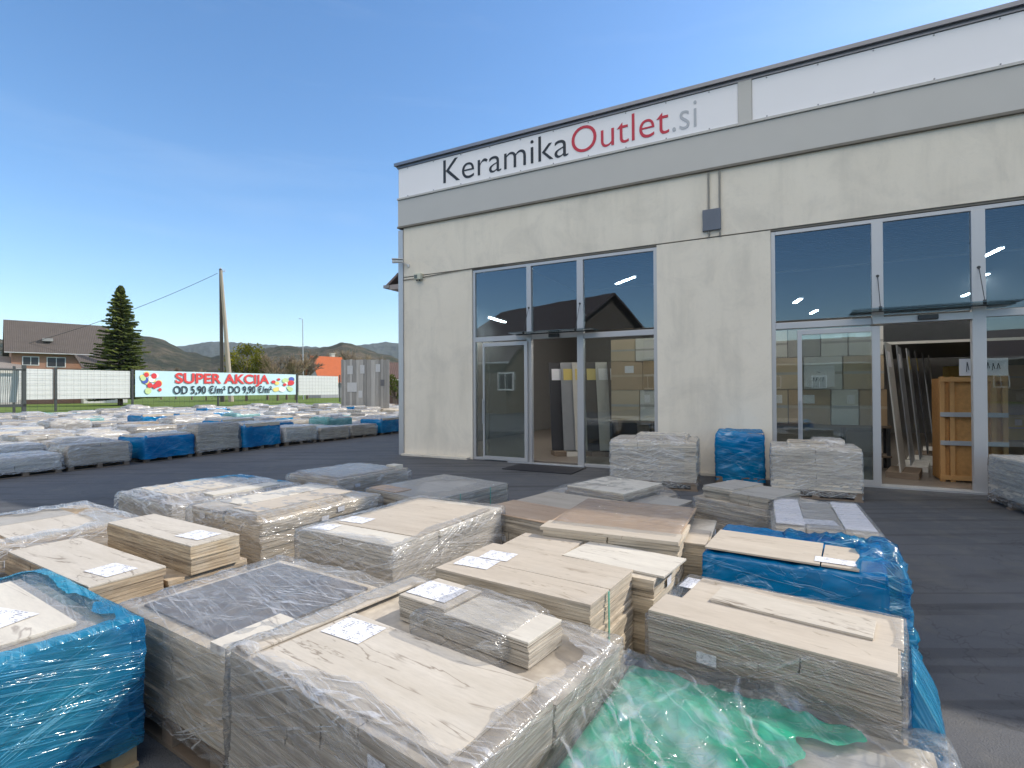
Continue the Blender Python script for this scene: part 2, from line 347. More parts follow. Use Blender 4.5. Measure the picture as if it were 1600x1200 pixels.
def hill_mat(name, a, b, c):
    m, t = newmat(name); g = T(t); v = g.coord()
    x = g.mix(g.ramp(g.noise(v, .012, 6, .65), [(.42, 0), (.58, 1)]), a, b); x = g.mix(g.ramp(g.noise(v, .09, 6, .8), [(.45, 0), (.6, .85)]), x, c)
    g.out(g.bsdf(x, .95, .1, 0, g.bump(g.noise(v, .12, 6, .7), 1, 6))); return m
def ridge(name, pts, depth, back, mat, seed, amp, step=1.2):
    """hill range: profile u,v in the photograph turned into real heights at real distance; slopes towards the viewer and behind"""
    us = [p[0] for p in pts]; m = MB(); cols = []
    n = int((us[-1]-us[0])/step); rows = 16
    for i in range(n+1):
        u = us[0]+(us[-1]-us[0])*i/n; v = np.interp(u, us, [p[1] for p in pts])
        c = []
        for j in range(rows+1):
            t = j/rows; d = depth*(1-.45*(1-t)) if j < rows else depth
            P = PD(u, v, depth); dirx = P.x/depth
            y = depth-back*(1-t)
            h = P.z*(math.sin(t*math.pi/2)**1.2)
            nn = noise.fractal(Vector((dirx*9+seed, y*.01, 0)), 1, 2, 5)*amp*.9*t+(noise.noise(Vector((dirx*depth*.07, y*.07, seed)))*.5+.5)*amp*.5*(t > 0)
            c.append((dirx*y if True else 0, y, max(-2, h+nn*(1 if j else 0)-(3 if j == 0 else 0))))
        c.append((P.x*1.3, depth+back*1.2, -3))
        cols.append(c)
    for i in range(n):
        for j in range(rows+1): m.quad(cols[i][j], cols[i+1][j], cols[i+1][j+1], cols[i][j+1])
    o = m.build(name, mat, smooth=False); tag(o, kind='structure'); return o
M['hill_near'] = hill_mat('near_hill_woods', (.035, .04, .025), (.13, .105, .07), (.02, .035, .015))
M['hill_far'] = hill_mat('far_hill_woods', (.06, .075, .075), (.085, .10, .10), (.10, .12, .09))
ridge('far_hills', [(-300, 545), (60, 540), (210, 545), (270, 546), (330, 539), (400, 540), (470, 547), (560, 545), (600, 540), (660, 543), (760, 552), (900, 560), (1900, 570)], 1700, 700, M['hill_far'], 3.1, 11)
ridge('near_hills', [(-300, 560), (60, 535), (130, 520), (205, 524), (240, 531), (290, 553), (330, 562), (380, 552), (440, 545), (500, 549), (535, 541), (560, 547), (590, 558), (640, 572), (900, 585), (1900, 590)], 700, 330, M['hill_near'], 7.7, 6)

# ------------------------------------------------------------------ showroom building (facade frame: x along the front, y inwards, z up)
BD = 13.0; BL = 24.0
def fbuild(mb, name, mat, parent=None, **k):
    if parent: return mb.build(name, mat, parent, **k)
    return mb.build(name, mat, None, loc=P0, rz=FA, **k)
bld = empty('showroom_building', P0, FA, 'long concrete tile showroom with glazed entrances and flat roof on the right', 'building')
G1 = (2.27, 6.80, 4.70); G2 = (8.93, 15.3, 4.70)     # the two glazed bays (s0, s1, head)
m = MB(); T0 = .22
m.box(.13, G1[0], 0, T0, 0, 4.72); m.box(G1[1], G2[0], 0, T0, 0, 4.72); m.box(G2[1], BL, 0, T0, 0, 4.72)
m.box(.13, BL, -.004, T0, 4.745, 6.1)
m.box(.0, .2, .23, BD, 0, 6.9); m.box(0, BL, BD, BD+.2, 0, 6.9); m.box(BL-.2, BL, .23, BD, 0, 6.9)
fbuild(m, 'wall', M['concrete'], bld)
m = MB(); m.box(-.03, .125, -.035, .225, 0, 6.0); fbuild(m, 'corner_trim', M['alu'], bld)
m = MB(); m.box(.14, BL, .02, .2, 4.7, 4.75)
for s in (G2[0]+6.37, 19.5): m.box(s, s+.02, -.006, .01, 4.8, 6.0)
fbuild(m, 'panel_joint', M['joint'], bld)
m = MB(); m.box(-.02, BL, -.05, .3, 6.10, 6.80)
m.box(-.02, BL, -.02, .3, 6.805, 7.66)
m.box(8.39, 8.63, -.052, -.022, 6.805, 7.66)
m.box(9.4, 9.42, -.054, -.045, 6.1, 6.8)
fbuild(m, 'fascia_cladding', M['cladding'], bld)
m = MB(); m.box(-.04, BL, -.07, .3, 6.05, 6.098); fbuild(m, 'drip_edge', M['joint'], bld)
m = MB(); m.box(-.03, BL, -.085, .02, 6.806, 6.85); fbuild(m, 'sign_ledge', M['cladding'], bld)
m = MB(); m.box(-.10, BL+.1, -.12, .45, 7.72, 7.795); m.box(-.05, BL, -.055, .4, 7.661, 7.72)
fbuild(m, 'roof_edge', M['flash'], bld)
m = MB(); m.box(0, BL, .3, BD, 6.92, 7.1); m.box(0, .2, .3, BD, 7.1, 7.66); fbuild(m, 'roof_slab', M['cladding'], bld)
m = MB(); m.box(.205, BL-.2, .225, BD, .0, .035); fbuild(m, 'showroom_floor', simple('showroom_floor', (.16, .14, .125), .35, .25, 1.5, spec=.5, bump=.05, stretch=(1, 4, 1)), bld)
m = MB(); m.box(.205, BL-.2, .35, BD-.01, 6.55, 6.6)
for k in range(44): m.box(.21, BL-.21, .6+k*.28, .72+k*.28, 6.44, 6.549)
fbuild(m, 'ceiling', simple('steel_deck_ceiling', (.15, .16, .17), .6, .1, 3), bld)
m = MB(); m.box(.206, BL-.21, BD-.05, BD-.01, .04, 6.4); m.box(.206, .22, .4, BD-.1, .04, 6.4); fbuild(m, 'inner_lining', simple('inner_wall_paint', (.14, .14, .14), .8, .08), bld)
m = MB(); m.box(.14, 2.2, -.16, -.003, 0, .05); fbuild(m, 'plinth', M['concrete'], bld); m = MB(); m.box(6.85, 8.9, -.05, -.006, 0, .05); fbuild(m, 'plinth', M['concrete'], bld)
# glazing
def frame(bars, name='window_frame'):
    m = MB()
    for (a, b, c, d, *e) in bars:
        y0, y1 = e if e else (.03, .11)
        m.box(a, b, y0, y1, c, d)
    return fbuild(m, name, M['alu'], bld, bevel=.006)
def pane(s0, s1, z0, z1, y=.07, name='glass_pane', mat='glass', parent=None):
    m = MB(); m.box(s0, s1, y-.008, y+.008, z0, z1); return fbuild(m, name, M[mat], parent or bld)
s1a, s1b = 3.83, 5.10
f1 = frame([(G1[0], G1[0]+.075, 0, 4.69), (G1[1]-.075, G1[1], 0, 4.69), (G1[0]+.075, G1[1]-.075, 4.62, 4.69), (s1a-.06, s1a+.06, 0, 4.62, .01, .13), (s1b-.075, s1b+.075, 0, 4.62, .01, .13),
            (G1[0]+.075, s1a-.06, 2.9, 3.02), (s1a+.06, s1b-.075, 2.9, 3.02), (s1b+.075, G1[1]-.075, 2.86, 2.98), (G1[0]+.075, s1a-.06, 0, .07), (s1b+.075, G1[1]-.075, 0, .07)])
for a, b in ((G1[0]+.075, s1a-.06), (s1a+.06, s1b-.075), (s1b+.075, G1[1]-.075)): pane(a, b, 3.02, 4.62, parent=f1)
pane(G1[0]+.075, s1a-.06, .07, 2.9, .09, mat='glass_low', parent=f1); pane(s1b+.075, G1[1]-.075, .07, 2.86, mat='glass_low', parent=f1)
def leaf(s0, s1, z0, z1, y, wd=.08):
    m = MB(); m.box(s0, s0+wd*.6, y-.02, y+.02, z0, z1); m.box(s1-wd, s1, y-.02, y+.02, z0, z1); m.box(s0+wd*.6, s1-wd, y-.02, y+.02, z0, z0+.09); m.box(s0+wd*.6, s1-wd, y-.02, y+.02, z1-.09, z1)
    o = fbuild(m, 'sliding_door', M['alu'], bld, bevel=.004)
    pane(s0+wd*.6, s1-wd, z0+.09, z1-.09, y, 'door_glass', 'glass_low', o)
    m = MB(); m.tube((s0+wd*.3, y-.06, .9), (s0+wd*.3, y-.06, 1.5), .013); m.box(s0+.01, s0+.035, y-.06, y-.02, .95, .98); m.box(s0+.01, s0+.035, y-.06, y-.02, 1.42, 1.45); fbuild(m, 'door_handle', M['galv'], o)
leaf(2.60, 3.81, .03, 2.86, -.03)
s2a, s2b = 10.60, 11.96; s2c = 14.0
f2 = frame([(G2[0], G2[0]+.075, 0, 4.69), (G2[0]+.075, G2[1], 4.62, 4.69), (s2a-.085, s2a+.085, 2.96, 4.62, .01, .13), (s2b-.09, s2b+.09, 0, 4.62, .01, .13), (s2c-.08, s2c+.08, 0, 4.62, .01, .13),
            (G2[0]+.075, s2a-.085, 2.84, 2.96), (s2a-.085, s2b-.09, 2.84, 2.96, -.02, .14), (s2b+.09, s2c-.08, 2.87, 2.99), (s2c+.08, G2[1], 2.87, 2.99), (G2[0]+.075, 10.5, 0, .07), (s2b+.09, s2c-.08, 0, .09), (s2c+.08, G2[1], 0, .09), (G2[1]-.07, G2[1], 0, 4.62, .02, .12)])
for a, b in ((G2[0]+.075, s2a-.085), (s2a+.085, s2b-.09), (s2b+.09, s2c-.08), (s2c+.08, G2[1]-.07)): pane(a, b, 3.0, 4.62, parent=f2)
pane(G2[0]+.075, 10.5, .07, 2.84, .1, mat='glass_low', parent=f2); pane(s2b+.09, s2c-.08, .09, 2.87, mat='glass_low', parent=f2); pane(s2c+.08, G2[1]-.07, .09, 2.87, mat='glass_low', parent=f2)
leaf(9.36, 10.62, .03, 2.80, -.03, .12)
m = MB(); m.box(3.3, 5.2, -.1, .02, 0, .025); fbuild(m, 'door_threshold', M['galv'], bld); m = MB(); m.box(9.3, 12.2, -.06, .25, 0, .03); fbuild(m, 'door_threshold', M['galv'], bld)
# door sensors and header
m = MB(); m.box(4.35, 4.6, -.05, .03, 2.92, 3.0); fbuild(m, 'door_sensor', M['alu_dark'], bld, bevel=.01); m = MB(); m.box(11.15, 11.42, -.09, -.021, 2.87, 2.95)
fbuild(m, 'door_sensor', M['alu_dark'], bld, bevel=.01)
# glass canopies over both doors, each hung on two rods
def canopy(s0, s1, z, rods, out, label):
    c = empty('door_canopy', FW((s0+s1)/2, 0, z), FA, label, 'canopy', 'glass canopies above the sliding doors')
    h = (s1-s0)/2; m = MB(); m.box(-h, h, -out, -.01, 0, .016); m.build('canopy_glass', M['glass_clear'], c)
    m = MB()
    for r in rods:
        x = r-(s0+s1)/2; m.tube((x, -out+.12, .016), (x, -.0, .62), .006); m.tube((x, -out+.12, -.03), (x, -out+.12, .05), .025); m.tube((x, 0, .62), (x, .03, .62), .025)
    m.box(-h, h, -.03, -.009, -.015, .0); m.build('tie_rods', M['alu_dark'], c)
canopy(3.5, 5.5, 3.02, (s1a, s1b), .4, 'glass canopy with thin tie rods over the left sliding door')
canopy(10.2, 12.4, 3.06, (s2a, s2b), .4, 'glass canopy with thin tie rods over the wide open right doorway')
# service box with two conduits
sb = empty('service_box', FW(7.89, 0, 4.86), FA, 'square dark grey metal box on the concrete wall between the two entrances', 'junction box')
m = MB(); m.box(-.17, .17, -.07, -.006, 0, .42); m.build('box_cover', simple('grey_box', (.12, .14, .18), .5, .05), sb, bevel=.008)
for x in (-.055, .15):
    m = MB(); m.tube((x, -.035, .42), (x, -.035, 1.17), .018, k=6); m.tube((x, -.03, -.13), (x, -.03, 0), .018, k=6); m.build('conduit', simple('conduit', (.23, .22, .2), .6), sb)
# camera and siren at the corner
s_, z_ = FP(634, 410); sc = empty('security_camera', FW(s_, -.0, z_), FA, 'white bullet security camera on a bracket at the building corner', 'camera')
m = MB(); m.tube((.1, -.03, -.1), (.1, -.005, -.1), .045); m.tube((.1, -.03, -.1), (0, -.16, -.02), .012); m.build('bracket', simple('white_plastic', (.68, .68, .68), .4), sc)
m = MB(); m.tube((.02, -.14, .0), (-.2, -.3, -.02), .045, k=10); m.box(-.24, .06, -.3, -.14, .04, .055, rz=.6); m.build('housing', simple('white_plastic_case', (.7, .7, .7), .4), sc)
m = MB(); m.tube((-.2, -.3, -.02), (-.205, -.304, -.0205), .038, k=10); m.build('lens', M['alu_dark'], sc)
s_, z_ = FP(656, 433); sc = empty('outdoor_siren', FW(s_, -.0, z_), FA, 'small beige sensor box with cable below the camera on the wall', 'sensor')
m = MB(); m.box(-.11, .11, -.12, -.007, -.08, .08); m.build('case', simple('beige_plastic', (.52, .52, .42), .5), sc, bevel=.015)
m = MB(); m.box(-.09, .0, -.127, -.121, -.05, .04); m.build('lens', simple('lens_grey', (.12, .13, .11), .2), sc)
m = MB(); m.tube((.04, -.07, -.12), (.04, -.07, -.08), .02); m.tube((-.05, -.07, -.11), (-.05, -.07, -.08), .015); m.build('cable_gland', M['alu_dark'], sc)
cb = MB(); pts = [(.0, 4.66), (.45, 4.66), (1.4, 4.70), (2.25, 4.735), (3.2, 4.735)]
for (a, b), (c, d) in zip(pts, pts[1:]): cb.tube((a, -.02, b), (c, -.02, d), .011, k=6)
fbuild(cb, 'cable', M['joint'], bld)
# eave of the next building seen past the corner
es_, ez2 = FP(606, 450, 4.0); ev = empty('side_roof', FW(es_, 4.0, ez2-.05), FA, 'small brown tiled lean-to roof projecting from behind the showroom corner', 'roof'); eL = -es_
m = MB(); m.box(-.12, .55, 0, 3, .30, .38, ry=-.62); m.box(.42, eL, 0, 3, .48, .56); m.build('eave_tiles', simple('eave_tiles', (.17, .13, .12), .8, .3, 8), ev)
m = MB(); m.box(.06, eL, .02, 3, -.02, .16); m.build('soffit', simple('soffit_board', (.30, .26, .25), .7), ev)
m = MB(); m.box(-.22, .05, 0, 3, .06, .17); m.build('gutter', simple('gutter', (.25, .25, .27), .5), ev)

# sign banners with their lettering
def text_obj(body, size, mat, name, parent, loc, rot, sx=1.0, off=0, ext=.004):
    cu = bpy.data.curves.new(name, 'FONT'); cu.body = body; cu.size = size; cu.extrude = ext; cu.offset = off; cu.resolution_u = 6
    o = bpy.data.objects.new(name, cu); COL.objects.link(o); bpy.context.view_layer.update()
    me = bpy.data.meshes.new_from_object(o.evaluated_get(bpy.context.evaluated_depsgraph_get())); bpy.data.objects.remove(o)
    me.transform(Matrix.Diagonal((sx, 1, 1, 1))); me.materials.clear(); me.materials.append(mat)
    o = bpy.data.objects.new(name, me); link(o, parent); o.location = loc; o.rotation_euler = rot
    xs = [v.co.x for v in me.vertices]; return o, min(xs), max(xs)
def fit_text(body, x0, x1, zb, cap, mat, name, parent, y, off=0):
    """lettering from x0 to x1 with baseline zb and cap height cap, standing in the x-z plane"""
    o, a, b = text_obj(body, 1, mat, name, parent, (0, 0, 0), (R(90), 0, 0), 1, off)
    ys = [v.co.y for v in o.data.vertices]; top = max(ys)
    capref = top
    sy = cap/capref; sx = (x1-x0)/(b-a)
    o.data.transform(Matrix.Translation((-a, 0, 0))); o.data.transform(Matrix.Diagonal((sx, sy, 1, 1)))
    o.location = (x0, y, zb); return o
sg = empty('shop_sign', FW(0, -.03, 6.85), FA, 'white shop sign banner with dark, red and grey lettering under the roof edge', 'sign')
m = MB(); m.box(.0, 8.385, -.0, .008, .012, .80); m.build('banner', M['sign_white'], sg)
fx = lambda u, v: FP(u, v)[0]
for wd, a, b, mt in (('Keramika', fx(694, 270), fx(889, 240), M['ink']), ('Outlet', fx(894, 230), fx(1046, 210), M['red']), ('.si', fx(1051, 200), fx(1089, 195), M['silver'])):
    o = fit_text(wd, a, b, .145, .585 if wd != '.si' else .53, mt, 'lettering', sg, -.006, off=-.009)
sg2 = empty('blank_sign', FW(8.64, -.03, 6.85), FA, 'long blank white banner panel under the roof edge right of the lettered sign', 'sign')
m = MB(); m.box(.0, 9, -.0, .008, .012, .80); m.build('banner', M['sign_white'], sg2)
for par, xs in ((sg, [k*.84+.3 for k in range(10)]), (sg2, [k*.84+.25 for k in range(10)])):
    for x in xs:
        for z in (.775, .04): m = MB(); m.tube((x, -.012, z), (x, .0, z), .012, k=6); m.build('rivet', M['flash'], par)
# door mat
m = MB(); m.box(-.8, .8, -.45, .45, .004, .018); o = m.build('door_mat', simple('rubber_mat', (.025, .025, .03), .9, .2, 60), None, loc=FW(4.5, -.65), rz=FA); tag(o, 'black rubber mat in front of the left sliding door', 'door mat')

# ------------------------------------------------------------------ inside the showroom
rnd = random.Random(5)
M['osb'] = simple('osb_board', (.50, .26, .09), .7, .35, 14, bump=.3)
M['batten'] = simple('new_batten', (.50, .28, .11), .7, .2, 3)
M['slab_grey'] = simple('slab_grey', (.24, .25, .27), .35, .12, 2, spec=.5)
M['slab_dark'] = simple('slab_dark', (.035, .035, .04), .3, .2, 2, spec=.5)
M['slab_light'] = simple('slab_light', (.48, .47, .44), .4, .12, 2)
boxcols = [simple('cardboard', (.46, .33, .21), .8, .12, 4), simple('white_carton', (.66, .65, .62), .7, .08, 4), simple('grey_carton', (.42, .41, .39), .75, .1, 4), simple('tan_carton', (.52, .42, .3), .8, .1, 4), simple('blue_carton', (.22, .36, .5), .7, .1, 4), simple('yellow_carton', (.6, .48, .16), .7, .1, 4)]
def carton(s, n, z, w_, d_, h_, ci, label, group):
    t = empty('carton', FW(s, n, z), FA, label, 'box', group)
    m = MB(); m.box(-w_/2, w_/2, 0, d_, 0, h_); m.build('carton_body', boxcols[ci], t, bevel=.006)
    m = MB(); m.box(-w_/2, w_/2, -.002, -.0006, h_*.46, h_*.54); m.build('tape', boxcols[3 if ci == 0 else 2], t)
    if rnd.random() < .6:
        m = MB(); x = rnd.uniform(-w_*.3, w_*.1); m.box(x, x+w_*.28, -.004, -.0025, h_*.6, h_*.85); m.build('box_label', M['sign_white'], t)
ordn = ['first', 'second', 'third', 'fourth', 'fifth', 'sixth', 'seventh', 'eighth', 'ninth', 'tenth', 'eleventh', 'twelfth', 'thirteenth', 'fourteenth', 'fifteenth', 'sixteenth', 'seventeenth', 'eighteenth', 'nineteenth', 'twentieth']
cname = ['brown', 'white', 'grey', 'tan', 'blue', 'yellow']
def shelf(s0, s1, n, levels, hs, where, grp):
    z = levels[0]
    r = empty('stock_rack', FW(s0, n, 0), FA, 'low dark rack carrying cartons '+where, 'rack')
    for x in np.linspace(0, s1-s0, 4):
        for y in (.02, .5): m = MB(); m.box(x-.03, x+.03, y, y+.06, .036, z-.05); m.build('upright', M['alu_dark'], r)
    for z2 in (z, .34): m = MB(); m.box(-.05, s1-s0+.05, 0, .6, z2-.05 if z2 == z else .3, z2); m.build('deck', M['pine_dark'], r)
    for li, h_ in enumerate(hs):
        x = s0; k = 0
        while x < s1-.25:
            w_ = min(rnd.choice((.5, .62, .72, .8)), s1-x-.01); ci = rnd.choice((0, 0, 3, 1, 1, 2, 4, 5) if li == len(hs)-1 else (0, 0, 3, 1, 2))
            carton(x+w_/2, n+rnd.uniform(0, .03), z, w_-.02, .5, h_-.01, ci, '%s carton, %s from the left in the %s tier %s' % (cname[ci], ordn[k], ['bottom', 'second', 'top'][li if len(hs) > 2 else li*2], where), grp)
            x += w_; k += 1
        z += h_
shelf(5.3, 8.2, 1.6, [.95], (.75, .7, .55), 'behind the left entrance glass', 'cartons stacked behind the left glazing')
shelf(8.7, 11.0, 1.9, [.95], (.75, .7, .6), 'behind the right sliding door', 'cartons stacked behind the right door leaf')
shelf(13.5, 16.2, 2.6, [.8], (.7, .7, .65), 'behind the far right window', 'cartons stacked behind the far right window')
# slabs leaning along the aisles
def slab(P, ang, wd, ht, lean, mt, label, grp, th=.02):
    t = empty('display_slab', P, ang, label, 'slab', grp)
    m = MB(); Mx = Matrix.Rotation(lean, 4, 'Y'); m.box(-th, 0, 0, wd, .12, .12+ht, M=Mx); m.build('slab', M[mt], t)
    m = MB(); m.box(-.25, .25, 0.02, wd-.02, 0, .115); m.build('foot', M['pine_dark'] if mt != 'slab_grey' else boxcols[1], t)
    m = MB(); m.box(.001, .004, wd*.1, wd*.6, ht-.35, ht-.05, M=Mx); m.build('slab_label', boxcols[5] if rnd.random() < .5 else M['sign_white'], t)
va = math.atan2(1, 645/820)-math.pi/2
mats_ = ['slab_light', 'slab_grey', 'slab_grey', 'slab_dark', 'slab_grey', 'slab_light']
for i in range(6):
    P = FW(11.05+i*.35, .9+i*1.15, .036)
    slab(P, va-.05+i*.01, 1.0, 2.45, -.09, mats_[i], '%s slab leaning at the left of the open right doorway, %s one in' % ({'slab_light': 'pale', 'slab_grey': 'grey', 'slab_dark': 'black'}[mats_[i]], ordn[i]), 'slabs on display left of the right doorway aisle')
mats2 = ['slab_dark', 'slab_grey', 'slab_light', 'slab_dark', 'slab_light', 'slab_dark']
for i in range(6):
    P = FW(3.85+i*.28, 1.3+i*.12, .036)
    slab(P, FA-.95, .7, 2.3, -.16, mats2[i], '%s slab leaning inside the left doorway, %s from the left' % ({'slab_light': 'pale', 'slab_grey': 'grey', 'slab_dark': 'black'}[mats2[i]], ordn[i]), 'slabs on display inside the left doorway')
# mezzanine underside that keeps the aisle dark
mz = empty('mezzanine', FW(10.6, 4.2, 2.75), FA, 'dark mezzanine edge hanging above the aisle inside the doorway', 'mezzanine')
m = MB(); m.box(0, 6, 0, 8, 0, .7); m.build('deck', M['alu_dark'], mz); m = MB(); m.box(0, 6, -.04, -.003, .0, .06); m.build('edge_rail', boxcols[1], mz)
for i in range(5):
    for j in range(3): carton(14.2+i*.66, 11.0, .04+j*.8, .62, .7, .77, rnd.choice((0, 1, 3, 5, 2)), 'carton %s column and %s tier at the far end of the aisle' % (ordn[i], ['bottom', 'middle', 'top'][j]), 'cartons at the far end of the aisle')
# wooden slab crate at the right glass
a0 = FP(1470, 750, .9)[0]; a1 = FP(1577, 750, .9)[0]; zt = FP(1500, 588, .9)[1]
cr = empty('slab_crate', FW(a0, .9, .036), FA, 'tall wooden slab crate with chipboard back behind the right door post', 'crate')
W_ = a1-a0; H_ = zt-.04
m = MB(); m.box(.05, W_-.05, .075, .1, .03, H_-.05); m.build('board_back', M['osb'], cr)
for x in (.0, .14, W_-.22, W_-.07):
    m = MB(); m.box(x, x+.07, .0, .09, 0, H_); m.build('post', M['batten'], cr, bevel=.004)
for z in (.04, H_*.35, H_*.62, H_-.09):
    m = MB(); m.box(.0, W_, -.02, -.002, z, z+.08); m.build('rail', M['batten'] if z in (.04,) or z > H_*.8 else M['galv'], cr)
m = MB(); m.box(.0, .05, .1, .6, .03, H_-.03); m.build('side_board', M['osb'], cr)
sa = FP(1500, 575, .88); sb_ = FP(1577, 575, .88)
hp = empty('paper_sign', FW(sa[0], .93, H_+.05), FA, 'white handwritten paper sign standing on the wooden crate', 'sign')
Wp = sb_[0]-sa[0]
m = MB(); m.box(0, Wp, 0, .006, 0, .30); m.build('paper', M['sign_white'], hp)
m = MB(); xs = .09
for k in range(7):
    pts = [(xs+k*.07+rnd.uniform(-.012, .012), .06+rnd.random()*.05), (xs+k*.07+.02, .2+rnd.random()*.05), (xs+k*.07+.045, .09+rnd.random()*.06)]
    for (a, b), (c, d) in zip(pts, pts[1:]):
        if k != 3: m.tube((a, -.003, b), (c, -.003, d), .005, k=5)
m.build('handwriting', M['ink'], hp)
s_, z_ = FP(1280, 585, 1.8)
hp = empty('price_sheet', FW(s_-.28, 1.83, 1.75), FA, 'white price sheet hung on the cartons behind the right door leaf', 'sign')
m = MB(); m.box(0, .56, 0, .006, 0, .45); m.build('paper', M['sign_white'], hp); m = MB()
for k in range(4): m.tube((.16+k*.06, -.003, .12), (.18+k*.06, -.003, .2), .006, k=5)
m.tube((.25, -.003, .32), (.3, -.003, .3), .006, k=5); m.build('handwriting', M['ink'], hp)
# ceiling tube lamps
def tubelamp(s, n, z, ang, ln, label):
    t = empty('ceiling_lamp', FW(s, n, z), FA+ang, label, 'lamp', 'lit ceiling lamps inside the showroom')
    m = MB(); m.box(-.07, .07, 0, ln, .0, .05); m.build('lamp_body', M['sign_white'], t)
    for x in (-.03, .03):
        m = MB(); m.box(x-.012, x+.012, .02, ln-.02, -.03, -.003); m.build('tube', M['lamp'], t)
def lampat(u, v, z, ang, ln, label):
    d = ray(u, v); t = (z-EYE)/d.z; W = Vector((0, 0, EYE))+d*t; q = W-P0
    tubelamp(q.dot(ES), q.dot(EN), z, ang, ln, label)
lampat(1567, 386, 5.6, .12, 1.3, 'lit twin tube lamp nearest the glass high in the far right window')
lampat(1545, 427, 5.6, .12, 1.3, 'lit twin tube lamp second along the row in the far right window')
lampat(1532, 452, 4.8, .12, 1.3, 'lit twin tube lamp deepest in the row of the far right window')
lampat(1207, 445, 4.5, .2, .9, 'lit tube lamp leftmost of three in the upper right bay')
lampat(1252, 466, 4.5, .2, .9, 'lit tube lamp in the middle of three in the upper right bay')
lampat(1277, 484, 4.5, .2, .9, 'lit tube lamp lowest of three in the upper right bay')
lampat(992, 432, 5.6, .8, 1.3, 'lit tube lamp in the upper right pane of the left bay')

k_ = 0
for s_, wh in ((3.4, 'left part of the left bay'), (6.0, 'right part of the left bay'), (9.9, 'closed leaf of the right bay'), (12.9, 'far right window')): tubelamp(s_, .55, 5.02, -1.571, 1.3, 'added unseen tube lamp inside above the head of the '+wh)  # lamps added out of view over the bay heads to brighten the cartons
for s_, n_, wh in ((.8, 1.2, 'inside behind the wall left of the left bay'), (7.7, 1.6, 'inside behind the wall between the bays, nearest the front'), (7.5, 3.6, 'inside behind the wall between the bays, one row deeper'), (.9, 3.2, 'inside behind the wall left of the left bay, one row deeper')):
    tubelamp(s_, n_, 4.0, .1, 1.3, 'added unseen tube lamp '+wh)  # lamps added out of sight behind the walls to raise the interior light
# ------------------------------------------------------------------ pallets of tiles
def pallet_mesh(L, W, mt, parent, z1=.135):
    m = MB(); r = random.Random(int(L*1000))
    for k in range(5):
        y = -W/2+.05+k*(W-.1)/4; m.box(-L/2, L/2, y-.048, y+.048, z1-.022, z1-.001, tone=r.random())
    for x in (-L/2+.07, 0, L/2-.07):
        m.box(x-.05, x+.05, -W/2, W/2, z1-.044, z1-.023, tone=r.random())
        for y in (-W/2+.05, 0, W/2-.05): m.box(x-.05, x+.05, y-.05, y+.05, .023, z1-.045, tone=r.random())
    for y in (-W/2+.05, 0, W/2-.05): m.box(-L/2, L/2, y-.05, y+.05, .002, .022, tone=r.random())
    return m.build('wooden_pallet', M[mt], parent)
def stack_mb(m, blocks, r, t=.024, jit=.004):
    for (x0, x1, y0, y1, z0, z1) in blocks:
        n = max(1, round((z1-z0)/t)); h = (z1-z0)/n; i = 0
        while i < n:
            g_ = min(n-i, r.choice((2, 3, 4, 5))); gx, gy, gt = r.gauss(0, jit*1.2), r.gauss(0, jit*1.2), r.random(); split = r.random() < .55 and x1-x0 > .35; xm = x0+(x1-x0)*r.choice((.5, .5, .33, .66)); gap = r.uniform(.003, .012)
            for k in range(g_):
                dx, dy = gx+r.gauss(0, jit*.5), gy+r.gauss(0, jit*.5); za, zb = z0+i*h+(.0035 if k == 0 else .001), z0+(i+1)*h-.0006; tn = min(1, max(0, gt*.7+.3*r.random()))
                for (a, b) in (((x0, xm-gap/2), (xm+gap/2, x1)) if split else ((x0, x1),)):
                    m.box(a+dx, b+dx+r.gauss(0, jit*.2), y0+dy, y1+dy, za, zb, rz=r.gauss(0, .0015), tone=tn)
                i += 1
